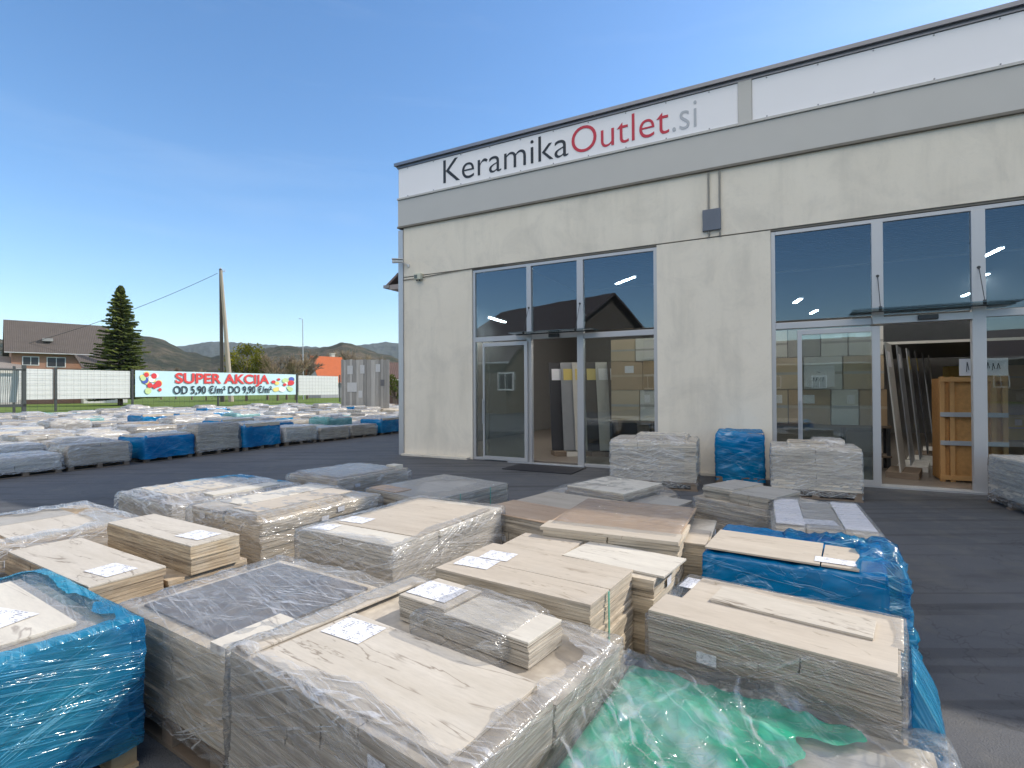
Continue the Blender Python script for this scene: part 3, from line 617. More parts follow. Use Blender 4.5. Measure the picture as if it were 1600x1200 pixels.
def film(L, W, z0, hfun, mat, parent, seed, res=.03, amp=.012, rim=None, name='plastic_film', bulge=.008, sag=0, zres=None, skirt=0, vmat=None, cutf=None):
    """a film shell: grid on top following hfun, sheet sides; rim = only a strip of that width round the top"""
    nx, ny = max(6, int(L/res)), max(6, int(W/res)); V = []; UV = []; ft = []
    xs = [-L/2+L*i/nx for i in range(nx+1)]; ys = [-W/2+W*j/ny for j in range(ny+1)]
    idx = {}
    def N(a, b, c): return noise.noise(Vector((a, b, c+seed*3.7)))
    for j, y in enumerate(ys):
        for i, x in enumerate(xs):
            e = min(i, nx-i, j, ny-j); z = hfun(x, y)
            rd = abs(N(x*3+N(x*2, y*2, 5), y*9, 1)); rd2 = abs(N(x*10, y*3.5+N(x*3, y*2, 9), 2))
            wv = (1-rd*3)*.5 if rd < .33 else 0; wv2 = (1-rd2*3)*.4 if rd2 < .33 else 0
            z += .004+amp*(max(wv, 0)+max(wv2, 0)+.5*N(x*3, y*3, 7)) if e else -.004+amp*.5*N(x*7, y*7, 3)
            ox = oy = 0
            idx[(i, j)] = len(V); V.append((x+ox, y+oy, z)); UV.append((x, y))
    per = [(i, 0) for i in range(nx)]+[(nx, j) for j in range(ny)]+[(i, ny) for i in range(nx, 0, -1)]+[(0, j) for j in range(ny, 0, -1)]
    ztop = sum(V[idx[p]][2] for p in per)/len(per); nz_ = max(3, int((ztop-z0)/(zres or res)))
    F = []; FU = []
    for i in range(nx):
        for j in range(ny):
            if rim is not None:
                x, y = (xs[i]+xs[i+1])/2, (ys[j]+ys[j+1])/2; d = min(x+L/2, L/2-x, y+W/2, W/2-y)
                if d > rim*(1+.9*N(x*4, y*4, 11))+2.2*res: continue
            q = [idx[(i, j)], idx[(i+1, j)], idx[(i+1, j+1)], idx[(i, j+1)]]; F.append(q); FU += [UV[a] for a in q]
    prev = [idx[p] for p in per]; P = len(per); run = 0; arc = []
    for k, p in enumerate(per):
        arc.append(run); a, b = V[idx[p]], V[idx[per[(k+1) % P]]]; run += math.hypot(a[0]-b[0], a[1]-b[1])
    arc.append(run)
    topz = [V[i][2] for i in prev]; base = [V[i][:2] for i in prev]
    for r_ in range(1, nz_+1):
        t = r_/nz_; cur = []
        for k in range(P):
            x, y = base[k]; i, j = per[k]
            nxn = -1 if i == 0 else (1 if i == nx else 0); nyn = -1 if j == 0 else (1 if j == ny else 0)
            l = math.hypot(nxn, nyn); nxn /= l; nyn /= l; s = arc[k]; z = topz[k]+(z0-topz[k])*t
            q = s*.9+z*4+N(s*2, z*3, 4); rd = abs(N(s*2.2, z*16+s*2.5, 6)); rd2 = abs(N(s*2.6, z*11-s*4, 8))
            wv = max(0, 1-rd*4)*.8+max(0, 1-rd2*4)*.6
            o_ = bulge*math.sin(math.pi*min(1, t*1.1))*(1 if l == 1 else .2)+amp*(wv*.55+.5*N(s*3, z*4, 5))+skirt*t*t*(1+.6*N(s*5, 0, 3))
            if t < .08: o_ *= .5
            if t == 1: z += .02*N(s*6, 1, 1)
            cur.append(len(V)); V.append((x+nxn*o_, y+nyn*o_, z))
        for k in range(P):
            k2 = (k+1) % P; F.append([prev[k2], prev[k], cur[k], cur[k2]])
            za = 1-(r_-1)/nz_; zb = 1-r_/nz_; hh = ztop-z0
            FU += [(arc[k+1], 4+za*hh), (arc[k], 4+za*hh), (arc[k], 4+zb*hh), (arc[k+1], 4+zb*hh)]
        prev = cur
    me = bpy.data.meshes.new(name); me.from_pydata(V, [], F); uv = me.uv_layers.new(name='UVMap'); uv.data.foreach_set('uv', [c for q in FU for c in q])
    if rim is not None:
        cu_ = [0.]*len(V)
        for (i, j), q in idx.items():
            x, y = V[q][:2]; d = min(x+L/2, L/2-x, y+W/2, W/2-y); cu_[q] = d-rim*(1+.9*N(x*4, y*4, 11)+.35*N(x*11, y*11, 2))
        at = me.attributes.new('cut', 'FLOAT', 'POINT'); at.data.foreach_set('value', cu_)
    if cutf: at = me.attributes.new('cut', 'FLOAT', 'POINT'); at.data.foreach_set('value', [cutf(*q) for q in V])
    me.materials.append(M[mat])
    if vmat:
        me.materials.append(M[vmat[0]])
        for p in me.polygons:
            if vmat[1](p.center): p.material_index = 1
    me.polygons.foreach_set('use_smooth', [True]*len(me.polygons)); me.update()
    o = bpy.data.objects.new(name, me); link(o, parent); return o
def hmap(blocks, tent=.05):
    """height of the load with the film sloping off between its steps"""
    def f(x, y):
        h = 0
        for (x0, x1, y0, y1, z0, z1) in blocks:
            d = math.hypot(max(x0-x, 0, x-x1), max(y0-y, 0, y-y1)); h = max(h, z1-d*tent*10)
        return h
    return f
def paper(parent, x, y, z, w_, h_, rz=0, name='paper_label'):
    me = bpy.data.meshes.new(name); V = []; F = []; n = 6; UV = []
    for j in range(n+1):
        for i in range(n+1): V.append((w_*(i/n-.5), h_*(j/n-.5), .0015+.0025*abs(noise.noise(Vector((i*.6+x*9, j*.6, y*5))))))
    for j in range(n):
        for i in range(n):
            F.append((j*(n+1)+i, j*(n+1)+i+1, (j+1)*(n+1)+i+1, (j+1)*(n+1)+i)); UV += [i/n, j/n, (i+1)/n, j/n, (i+1)/n, (j+1)/n, i/n, (j+1)/n]
    me.from_pydata(V, [], F); me.uv_layers.new().data.foreach_set('uv', UV); me.materials.append(M['paper']); o = bpy.data.objects.new(name, me); link(o, parent)
    o.location = (x, y, z); o.rotation_euler = (0, 0, rz); return o
def plate(parent, x0, x1, y0, y1, z, mt, th=.010, rz=0, edge='edge_beige', tone=.8, name='top_tile', label=None):
    m = MB(); m.box(-(x1-x0)/2, (x1-x0)/2, -(y1-y0)/2, (y1-y0)/2, 0, th, tone=tone)
    o = m.build(name, M[mt], parent, loc=((x0+x1)/2, (y0+y1)/2, z), rz=rz, bevel=.0015)
    if label: o['label'] = label
    return o
def setpal(A, D, z, W, L=None, label='', rot=0, group='tile pallets in the near yard', mt='pine'):
    a, d = PZ(*A, z), PZ(*D, z); v = d-a; L = L or v.length; an = math.atan2(v.y, v.x)+rot
    ux = Vector((math.cos(an), math.sin(an), 0)); uy = Vector((-ux.y, ux.x, 0)); c = a+ux*L/2+uy*W/2; c.z = 0
    t = empty('tile_pallet', c, an, label, 'pallet', group); pallet_mesh(L+.02, W+.02, mt, t)
    return t, L, W
def stack(parent, blocks, edge, seed, t=.024, jit=.004, name='tile_stack'):
    m = MB(); stack_mb(m, blocks, random.Random(seed), t, jit); return m.build(name, M[edge], parent)
B0 = .137
# --- centre foreground pallet
t, L, W = setpal((360, 1012), (715, 1222), .65, 1.05, label='open topped beige tile pallet in the centre foreground carrying a small tile bundle')
b = [(-L/2, L/2, -W/2, -W/2+.5, B0, .64), (-L/2, L/2, -W/2+.51, W/2, B0, .615)]
stack(t, b, 'edge_grey', 1)
plate(t, -L/2+.005, -L/2+.115, -W/2+.02, W/2-.01, .642, 'top_travertine', .012, .0)
plate(t, -L/2+.15, L/2-.08, -W/2+.035, -W/2+.535, .641, 'top_travertine', .012, .015, label='long veined travertine tile lying on top')
bb = [(-L/2+.33, -.02, W/2-.40, W/2-.13, .62, .735), (-.015, L/2-.2, W/2-.41, W/2-.15, .62, .72)]
stack(t, bb, 'edge_grey', 2, .012, .002, 'tile_bundle')
plate(t, -L/2+.33, -.02, W/2-.40, W/2-.13, .736, 'top_travertine'); plate(t, -.015, L/2-.2, W/2-.41, W/2-.15, .721, 'top_light')
paper(t, -L/2+.30, -.12, .6545, .24, .17, .1); paper(t, -L/2+.46, W/2-.27, .7475, .25, .18, .05)
film(L+.03, W+.03, .12, lambda x, y: .655, 'film_clear', t, 1, .022, .014, rim=.1)
film(.5, .40, .62, lambda x, y: .742-max(0, abs(x)-.2)*.3, 'film_light', t, 11, .02, .012, name='loose_film').location = (.10, W/2-.29, 0)
# --- left blue-wrapped pallet (right side faces us)
a = PZ(217, 965, .69); an = R(-33); ux = Vector((math.cos(an), math.sin(an), 0)); uy = Vector((-ux.y, ux.x, 0)); L, W = 1.25, 1.2
c = a-ux*L/2-uy*(W/2); c.z = 0
t = empty('tile_pallet', c, an, 'tall tile pallet in bright blue stretch film at the left edge of the foreground', 'pallet', 'tile pallets in the near yard'); pallet_mesh(L, W, 'pine', t)
b = [(-L/2+.02, L/2-.02, -W/2+.02, W/2-.02, B0, .62), (-L/2+.02, L/2-.02, -W/2+.03, W/2-.38, .62, .665)]
stack(t, b, 'edge_grey', 3); plate(t, -L/2+.05, L/2-.05, -W/2+.05, W/2-.12, .666, 'top_stone'); plate(t, -.5, .45, -.02, .42, .677, 'top_light', .02)
paper(t, .1, .22, .6985, .28, .2, .3)
film(L+.03, W+.03, .115, lambda x, y: .69, 'film_blue', t, 4, .022, .016, rim=.07)
film(L+.01, W+.01, .3, lambda x, y: .682, 'film_light', t, 64, .03, .012, name='clear_top_film')
# --- dark grey topped pallet
t, L, W = setpal((193, 945), (350, 1020), .59, .95, 1.0, label='wrapped pallet with dark grey tile top between the blue pallet and the centre pallet', mt='pine_dark')
b = [(-L/2+.01, L/2-.01, -W/2+.01, W/2-.01, B0, .57)]
stack(t, b, 'edge_beige', 5); plate(t, -L/2+.07, L/2-.07, -W/2+.07, W/2-.07, .571, 'top_grey', .012)
plate(t, L/2-.13, L/2-.0, -W/2, -W/2+.35, .5715, 'top_light', .04)
film(L+.05, W+.05, .11, lambda x, y: .598+.03*max(0, 1-math.hypot(x-.2, y-.35)*3), 'film_clear', t, 6, .022, .018)
# --- unwrapped tiles with long bundle, left
t, L, W = setpal((12, 862), (138, 918), .6, .98, 1.33, label='bare beige tile pallet with a raised cream edged bundle, behind the dark topped pallet')
b = [(-L/2, L/2, -W/2, -W/2+.42, B0, .59), (-L/2, L/2, -W/2+.44, W/2, B0, .5)]
stack(t, b, 'edge_wood', 7); plate(t, -L/2, L/2, -W/2, -W/2+.42, .591, 'top_travertine', .012)
bb = [(-L/2+.12, L/2+.03, -W/2+.56, -W/2+.9, .5, .69)]; stack(t, bb, 'edge_wood', 8, .02, .003, 'tile_bundle'); plate(t, -L/2+.12, L/2+.03, -W/2+.56, -W/2+.9, .691, 'top_travertine')
paper(t, L/2-.22, -W/2+.2, .6045, .26, .18, .1); paper(t, L/2-.2, -W/2+.73, .7025, .26, .18, .1)
# --- far left film-wrapped
pC = PZ(228, 810, .62); L, W = 1.35, 1.2; an = R(-33); ux = Vector((math.cos(an), math.sin(an), 0)); uy = Vector((-ux.y, ux.x, 0)); c = pC-ux*L/2-uy*W/2; c.z = 0
t = empty('tile_pallet', c, an, 'clear wrapped pallet of pale tiles at the left edge behind the bare tiles', 'pallet', 'tile pallets in the near yard'); pallet_mesh(L, W, 'pine', t)
b = [(-L/2+.02, L/2-.02, -W/2+.02, W/2-.02, B0, .6)]; stack(t, b, 'edge_wood', 9)
plate(t, -.1, L/2-.06, -.25, W/2-.1, .601, 'top_travertine', .014); plate(t, -L/2+.1, -.14, -.3, .35, .601, 'top_stone', .01); plate(t, -.3, .4, -W/2+.05, -.3, .601, 'top_light', .02)
film(L+.03, W+.03, .13, lambda x, y: .622, 'film_milky', t, 10, .03, .014, rim=.22)
# --- pallet with blue and white film, upper left
t, L, W = setpal((182, 761), (270, 782), .62, 1.5, 1.35, label='long wrapped pallet with pale blue film over its top beside the road')
b = [(-L/2+.02, L/2-.02, -W/2+.02, W/2-.02, B0, .56), (-L/2+.2, L/2-.3, -W/2+.1, W/2-.3, .56, .6)]
stack(t, b, 'edge_grey', 12); plate(t, -L/2+.25, L/2-.35, -W/2+.15, .1, .601, 'top_travertine'); plate(t, L/2-.3, L/2-.05, -.3, .5, .561, 'top_light', .03)
film(L+.03, W+.03, .13, hmap(b, .04), 'film_milky', t, 13, .03, .016)
film(L+.045, W+.045, .3, lambda x, y: hmap(b, .04)(x, y)+.008, 'film_blue', t, 65, .03, .014, name='blue_film', cutf=lambda x, y, z: .28-noise.noise(Vector((x*1.7+3, y*1.7, z)))-.35*y)
# --- P2
t, L, W = setpal((295, 785), (407, 807), .66, 1.42, 1.13, label='clear wrapped cream tile pallet with crumpled bright film along its right edge')
b = [(-L/2+.02, -.03, -W/2+.02, W/2-.02, B0, .63), (-.02, L/2-.02, -W/2+.02, W/2-.02, B0, .6), (-.02, L/2-.12, -W/2+.05, .3, .6, .645)]
stack(t, b, 'edge_beige', 14); plate(t, -L/2+.1, -.1, -W/2+.25, W/2-.1, .631, 'top_light'); plate(t, .0, L/2-.2, -W/2+.1, .5, .646, 'top_sand')
film(L+.04, W+.04, .13, hmap(b, .03), 'film_clear', t, 15, .025, .02, rim=.42)
# --- P4
t, L, W = setpal((465, 826), (612, 855), .68, 1.45, .97, label='wide film rimmed tile pallet with one large sand tile, behind the centre pallet')
b = [(-L/2+.01, L/2-.01, -W/2+.01, -.2, B0, .665), (-L/2+.01, L/2-.01, -.19, W/2-.01, B0, .66)]
stack(t, b, 'edge_light', 16); plate(t, -L/2+.02, L/2-.01, -W/2+.02, -W/2+.27, .667, 'top_light', .01); plate(t, -L/2+.12, L/2-.03, -W/2+.285, W/2-.16, .667, 'top_sand', .011, .01)
paper(t, -L/2+.14, -W/2+.14, .6785, .2, .16, .2); paper(t, -L/2+.2, -W/2+.42, .6795, .24, .17, .1)
film(L+.03, W+.03, .13, lambda x, y: .677, 'film_clear', t, 17, .025, .012, rim=.09)
# --- P5
t, L, W = setpal((681, 884), (917, 940), .68, 1.05, 1.02, label='uncovered sand tile pallet with green strap, right behind the centre foreground pallet')
b = [(-L/2, L/2, -W/2, -W/2+.58, B0, .655), (-L/2, L/2+.12, -W/2+.6, W/2, B0, .63)]
stack(t, b, 'edge_beige', 18, .022, .005)
plate(t, -L/2, L/2, -W/2-.005, -W/2+.235, .656, 'top_sand', .014); plate(t, -L/2, L/2, -W/2+.24, -W/2+.60, .656, 'top_sand', .014, .003)
plate(t, -L/2+.02, -.02, W/2-.42, W/2-.02, .631, 'top_sand', .014, .05); plate(t, .0, L/2+.18, W/2-.38, W/2+.02, .6315, 'top_light', .014, -.06)
paper(t, -L/2+.16, -W/2+.2, .6715, .24, .17, .1); paper(t, -L/2+.2, -W/2+.38, .6715, .2, .16, .1)
def strap(x0, x1, y, z0, z1, parent):
    m = MB(); m.box(x1+.004, x1+.0075, y-.007, y+.007, z0, z1); m.build('strap', M['strap'], parent)
strap(0, L/2+.006, -W/2+.2, .13, .672, t)
m = MB(); m.box(L/2-.3, L/2-.2, -W/2-.011, -W/2-.0085, .62, .64)
# --- P6
t, L, W = setpal((846, 821), (1055, 845), .72, 1.2, .98, label='tall pallet of sand tiles with torn clear film on its brown top')
b = [(-L/2, L/2-.14, -W/2+.01, W/2, B0, .68), (-L/2, L/2, -W/2, -W/2+.62, B0, .69), (L/2-.1, L/2+.16, -W/2+.3, W/2-.1, B0, .62)]
stack(t, b, 'edge_beige', 19, .022, .006); plate(t, -L/2-.01, L/2+.01, -W/2-.01, -W/2+.2, .691, 'top_sand', .024); plate(t, -L/2, L/2, -W/2+.2, W/2-.05, .691, 'top_brown', .014, -.02)
plate(t, L/2-.09, L/2+.16, -W/2+.3, -W/2+.7, .621, 'top_sand', .012)
film(L-.02, W-.2, .6, lambda x, y: .712, 'film_light', t, 20, .025, .012, name='torn_film')
# --- P7
t, L, W = setpal((745, 795), (831, 812), .6, 1.2, 1.2, label='low wood brown tile pallet half hidden between the wide pallet and the tall one')
t.location += Vector((-.3, .15, 0))*0
b = [(-L/2, L/2, -W/2, -.05, B0, .585), (-L/2, L/2, -.04, W/2, B0, .575)]; stack(t, b, 'edge_grey', 21); plate(t, -L/2, L/2, -W/2, -W/2+.35, .586, 'top_brown'); plate(t, -L/2, L/2, -W/2+.355, -.05, .586, 'top_brown'); plate(t, -L/2, L/2, -.04, W/2, .576, 'top_sand', tone=.1)
# --- P9, P10
t, L, W = setpal((572, 763), (690, 785), .6, 1.25, 1.1, label='strapped stone tile pallet with plastic on its corner left of the mat')
b = [(-L/2, L/2, -W/2, W/2, B0, .585)]; stack(t, b, 'edge_grey', 22); plate(t, -L/2, L/2, -W/2, W/2, .586, 'top_stone', .012); strap(0, L/2, -.2, .13, .6, t); strap(0, L/2, .3, .13, .6, t); plate(t, -L/2+.02, -L/2+.5, -W/2+.02, -W/2+.25, .6, 'top_brown')
film(L+.02, W+.02, .13, lambda x, y: .6, 'film_light', t, 23, .03, .012, rim=.3)
t, L, W = setpal((449, 736), (525, 747), .6, 1.3, 1.1, label='clear wrapped flat tile pallet beside the road nearest the building corner')
b = [(-L/2+.02, L/2-.02, -W/2+.02, W/2-.02, B0, .565)]; stack(t, b, 'edge_grey', 24); plate(t, -L/2+.1, L/2-.1, -W/2+.1, W/2-.2, .566, 'top_stone', .02); plate(t, L/2-.3, L/2-.1, W/2-.19, W/2-.04, .566, 'top_light', .05)
film(L+.04, W+.04, .12, hmap([(-L/2+.1, L/2-.1, -W/2+.1, W/2-.2, .5, .59)]+b), 'film_clear', t, 25, .03, .018)
# --- M1 low stack by the mat
t, L, W = setpal((886, 757), (986, 773), .56, .9, .8, label='low shaded stack of stone tiles on a spread base left of the white wrapped pallets')
b = [(-L/2-.3, L/2+.15, -W/2-.05, W/2+.1, B0, .42), (-L/2, L/2, -W/2, W/2, .42, .54)]; stack(t, b, 'edge_grey', 26, .03, .012); plate(t, -L/2, L/2, -W/2, W/2, .541, 'top_light', .012, .03); plate(t, -L/2-.28, -L/2, -W/2, W/2, .421, 'top_stone', .03, .03); plate(t, L/2+.01, L/2+.5, -W/2-.1, W/2-.2, .421, 'top_stone', .02, .02)
film(L+.5, W+.2, .13, hmap([(-L/2-.3, L/2+.15, -W/2-.05, W/2+.1, B0, .45), (-L/2, L/2, -W/2, W/2, .42, .54)]), 'film_light', t, 27, .04, .02).location = (-.07, .02, 0)
# --- M2 tall white wrapped
def wallpal(u, v, s_w, d_w, ztop, rot, label, blocks, mat, seed, edge='edge_light', amp=.025, tops=(), vm=None, res=.035):
    p = PZ(u, v, 0); an = FA+R(rot); t = empty('tile_pallet', p, an, label, 'pallet', 'tile pallets along the showroom wall'); pallet_mesh(s_w+.04, d_w+.04, 'pine_dark', t)
    stack(t, blocks, edge, seed, .035, .01)
    for q in tops: plate(t, *q)
    film(s_w+.03, d_w+.03, .05, hmap(blocks, .2), mat, t, seed, res, amp*.65, vmat=vm, bulge=.004); return t
s_w, d_w = 1.45, 1.0
wallpal(1025, 756, s_w, d_w, .95, 6, 'tall white film wrapped tile pallet standing against the left glazing', [(-s_w/2, s_w/2, -d_w/2, d_w/2, B0, .83), (-.3, .55, -.3, .3, .83, .91)], 'film_milky', 31, tops=((-.3, .55, -.3, .3, .911, 'top_light'),), vm=('film_clear', lambda p: p.x > s_w/2-.2))
wallpal(1157, 752, .78, .75, 1.0, 3, 'dark blue film wrapped stack between the two white wrapped pallets at the wall', [(-.39, .39, -.37, .37, B0, .93)], 'film_deep_blue', 32, 'edge_grey', .045)
s_w, d_w = 1.22, .85
wallpal(1271, 772, s_w, d_w, .95, 2, 'tall clear wrapped pallet in front of the closed leaf of the right door', [(-s_w/2, s_w/2, -d_w/2, d_w/2, B0, .80), (-.35, .2, -.35, .2, .8, .86), (.0, .42, -.1, .3, .8, .9)], 'film_milky', 33, tops=((-.35, .15, -.35, .2, .861, 'top_sand'),))
wallpal(1648, 800, 1.0, 1.0, .9, 10, 'white film wrapped pallet cut off at the right picture edge beside the doorway', [(-.5, .5, -.5, .5, B0, .72)], 'film_milky', 34)
# --- M5 mixed stack
t, L, W = setpal((1075, 775), (1205, 800), .5, .95, 1.0, label='untidy stack of loose stone plates with uneven edges in front of the blue wrapped stack', group='tile pallets along the showroom wall', mt='pine_dark')
b = [(-L/2, L/2, -W/2, W/2, B0, .33), (-L/2+.05, L/2+.02, -W/2+.03, W/2-.05, .33, .5)]; stack(t, b, 'edge_grey', 35, .03, .015)
bb = [(-L/2+.12, -.02, -W/2+.12, W/2-.2, .5, .62), (-.01, L/2-.08, -W/2+.08, W/2-.22, .5, .60)]; stack(t, bb, 'edge_grey', 36, .02, .012, 'tile_bundle'); plate(t, -L/2+.12, -.02, -W/2+.12, W/2-.2, .62, 'top_stone'); plate(t, -.01, L/2-.08, -W/2+.08, W/2-.22, .60, 'top_stone', .012, .04)
film(L+.05, W+.05, .08, lambda x, y: .36 if abs(x) > .45 else .5, 'film_light', t, 37, .035, .02, rim=.06)
# --- M6
t, L, W = setpal((1207, 822), (1373, 838), .56, 1.25, .78, label='clear wrapped pallet topped with white cartons round a grey tile behind the blue draped pallet')
b = [(-L/2, L/2, -W/2, W/2, B0, .5), (-L/2+.03, -L/2+.25, -W/2+.05, W/2-.1, .5, .575), (-L/2+.26, L/2-.25, -W/2+.05, W/2-.1, .5, .56), (L/2-.24, L/2-.02, -W/2+.05, W/2-.1, .5, .575)]
stack(t, b, 'edge_light', 38, .03, .006)
for x0, x1, mt, z in ((-L/2+.03, -L/2+.25, 'sign_white', .576), (-L/2+.26, L/2-.25, 'top_stone', .561), (L/2-.24, L/2-.02, 'sign_white', .576)): plate(t, x0, x1, -W/2+.05, W/2-.1, z, mt, .01)
paper(t, -.02, -W/2+.25, .5725, .26, .2, .1)
film(L+.04, W+.04, .1, lambda x, y: hmap(b, .06)(x, y)+.02, 'film_clear', t, 39, .03, .008)
# --- R2 blue draped
t, L, W = setpal((1101, 857), (1378, 900), .68, .78, .98, label='tile pallet under bright blue plastic with two bare sand tiles on top')
b = [(-L/2+.01, L/2-.03, -W/2+.02, W/2-.02, B0, .645)]; stack(t, b, 'edge_grey', 40)
plate(t, -L/2, .17, -W/2+.0, -W/2+.5, .681, 'top_sand', .012); plate(t, .18, L/2-.12, -W/2+.0, -W/2+.47, .681, 'top_sand', .012, -.01); paper(t, .25, -W/2+.1, .6945, .22, .11, 0)
film(L+.02, W+.02, .1, lambda x, y: .655+.022*max(0, (x-L/2+.15)*8)+.01*(y > 0), 'film_deep_blue', t, 41, .02, .016)
film(.24, W*.95, .2, lambda x, y: .70+.03*math.sin(y*17)-abs(x)*.2, 'film_blue', t, 42, .018, .055, name='crumpled_film', skirt=.03).location = (L/2-.02, 0, 0)
film(.5, .2, .5, lambda x, y: .685+.02*math.sin(x*13), 'film_blue', t, 71, .018, .04, name='crumpled_film').location = (L/2-.32, W/2-.1, 0)
# --- R1
t, L, W = setpal((1013, 953), (1398, 1052), .7, .62, .97, label='tall pallet of long sand planks with one pale plank on top in the right foreground')
b = [(-L/2, L/2-.01, -W/2, -W/2+.24, B0, .69), (-L/2+.06, L/2-.02, -W/2+.245, W/2, B0, .675)]; stack(t, b, 'edge_grey', 43, .012, .0025)
plate(t, -L/2, L/2-.02, -W/2, -W/2+.235, .691, 'top_sand', .011); plate(t, -L/2+.07, L/2, W/2-.36, W/2-.005, .676, 'top_sand', .011); plate(t, -L/2+.2, L/2-.1, W/2-.33, W/2-.12, .688, 'top_travertine', .012, -.03)
paper(t, -L/2+.03, W/2-.1, .677, .07, .16)
film(L+.02, W+.02, .2, lambda x, y: .69, 'film_light', t, 44, .022, .008, rim=.05)
m = MB()
film(.09, .5, .1, lambda x, y: .55-x*2.0-y*.1, 'film_blue', t, 46, .02, .012, name='hanging_film').location = (L/2+.07, 0, 0)
# --- green sheeted pallet, near right
pA = PZ(985, 1022, .52); an = R(-31); ux = Vector((math.cos(an), math.sin(an), 0)); uy = Vector((-ux.y, ux.x, 0)); L, W = 1.12, 1.0; c = pA+ux*L/2-uy*W/2; c.z = 0
t = empty('tile_pallet', c, an, 'pallet covered by crumpled green and clear plastic sheets in the near right corner', 'pallet', 'tile pallets in the near yard'); pallet_mesh(L, W, 'pine', t)
b = [(-L/2+.02, L/2-.02, -W/2+.02, W/2-.02, B0, .46)]; stack(t, b, 'edge_grey', 47); plate(t, -L/2+.1, L/2-.1, -W/2+.05, W/2-.14, .461, 'top_stone', .012)
film(L-.02, W-.08, .2, lambda x, y: .487+.01*math.sin(x*7)*math.cos(y*5), 'film_green', t, 48, .02, .03, name='green_sheet', cutf=lambda x, y, z: x*.8-y*.25+.14*noise.noise(Vector((x*4, y*4, 0)))+.03*noise.noise(Vector((x*15, y*15, 2)))-.12)
film(L+.06, W+.05, .12, lambda x, y: .515+.022*math.sin(x*9+1)*math.cos(y*11), 'film_sheet', t, 49, .016, .036, name='clear_sheet', skirt=.05)

def sidelabel(parent, x, y, z, face, w_=.085, h_=.05):
    o = paper(parent, x, y, z, w_, h_, 0, 'side_label'); o.rotation_euler = (R(90), 0, R(90) if face == 'x' else 0)
rs = random.Random(77)
for o in [q for q in COL.objects if q.name.startswith('tile_pallet') and q.get('group') == 'tile pallets in the near yard']:
    st = [c for c in o.children if c.name.startswith('tile_stack')][0]; bb_ = [Vector(c) for c in st.bound_box]
    xm_, ym_, zt_ = max(c.x for c in bb_), min(c.y for c in bb_), max(c.z for c in bb_)
    for k in range(rs.choice((1, 2, 2, 3))): sidelabel(o, xm_+.003, rs.uniform(-.35, .35), rs.uniform(.3, zt_-.08), 'x')
    for k in range(rs.choice((0, 1, 2))): sidelabel(o, rs.uniform(-.35, .35), ym_-.004, rs.uniform(.3, zt_-.08), 'y')
# ------------------------------------------------------------------ the far yard: rows of wrapped pallets
def proto(kind):
    r = random.Random(kind*7+1); h = [.62, .55, .7, .5, .66, .58, .48, .74, .6, .52][kind]; L, W = 1.2, 1.0
    root = bpy.data.objects.new('tile_pallet', None); COL.objects.link(root); root.empty_display_size = .2
    pallet_mesh(L, W, 'pine_dark', root)
    b = [(-L/2+.02, L/2-.02, -W/2+.02, 0, B0, h), (-L/2+.02, L/2-.02, .01, W/2-.02, B0, h-r.choice((0, 0, .05, .12)))]
    if kind in (1, 4, 8): b.append((-.4, .2, -.35, .2, h, h+.08))
    stack(root, b, ['edge_grey', 'edge_light', 'edge_beige', 'edge_light', 'edge_grey', 'edge_grey', 'edge_beige', 'edge_grey', 'edge_light', 'edge_wood'][kind], kind, .045, .012)
    for (x0, x1, y0, y1, z0, z1) in b[:1]+b[2:]: plate(root, x0+.05, x1-.1, y0+.04, y1-.04, z1+.001, ['top_stone', 'top_light', 'top_travertine', 'top_light', 'top_light', 'top_stone', 'top_sand', 'top_grey', 'top_light', 'top_sand'][kind])
    fm = ['film_clear', 'film_milky', 'film_deep_blue', 'film_milky', 'film_milky', 'film_clear', None, 'film_clear', 'film_teal', 'film_light'][kind]
    if fm: film(L+.04, W+.04, .1, hmap(b, .08), fm, root, 60+kind, .07, .035, vmat=('film_milky', lambda p: p.z > h-.02 and (p.x < .3 or kind == 2)) if kind in (2, 8) else None)
    return root
KD = ['clear wrapped grey tile pallet', 'white wrapped pallet with raised top stack', 'blue wrapped tile pallet', 'milky wrapped pale tile pallet', 'milky wrapped pallet with small upper stack', 'clear wrapped low grey tile pallet', 'bare beige tile pallet', 'tall clear wrapped dark topped pallet', 'teal and white sheeted tile pallet', 'thinly wrapped wooden toned tile pallet']
protos = {}
def copy_tree(o, parent=None):
    c = o.copy(); COL.objects.link(c); c.parent = parent
    for ch in o.children: copy_tree(ch, c)
    return c
rd = (PZ(600, 680, 0)-PZ(20, 748, 0)); rd.z = 0; rd.normalize(); rl = Vector((-rd.y, rd.x, 0))
ra = math.atan2(rd.y, rd.x); start = PZ(-20, 752, 0)
rr = random.Random(21); rown = ['front row', 'second row', 'third row', 'fourth row', 'fifth row', 'sixth row', 'seventh row', 'eighth row', 'ninth row', 'tenth row', 'eleventh row', 'twelfth row', 'thirteenth row', 'fourteenth row']
front_kinds = [3, 5, 2, 7, 2, 3, 0, 5, 2, 7, 3, 0]
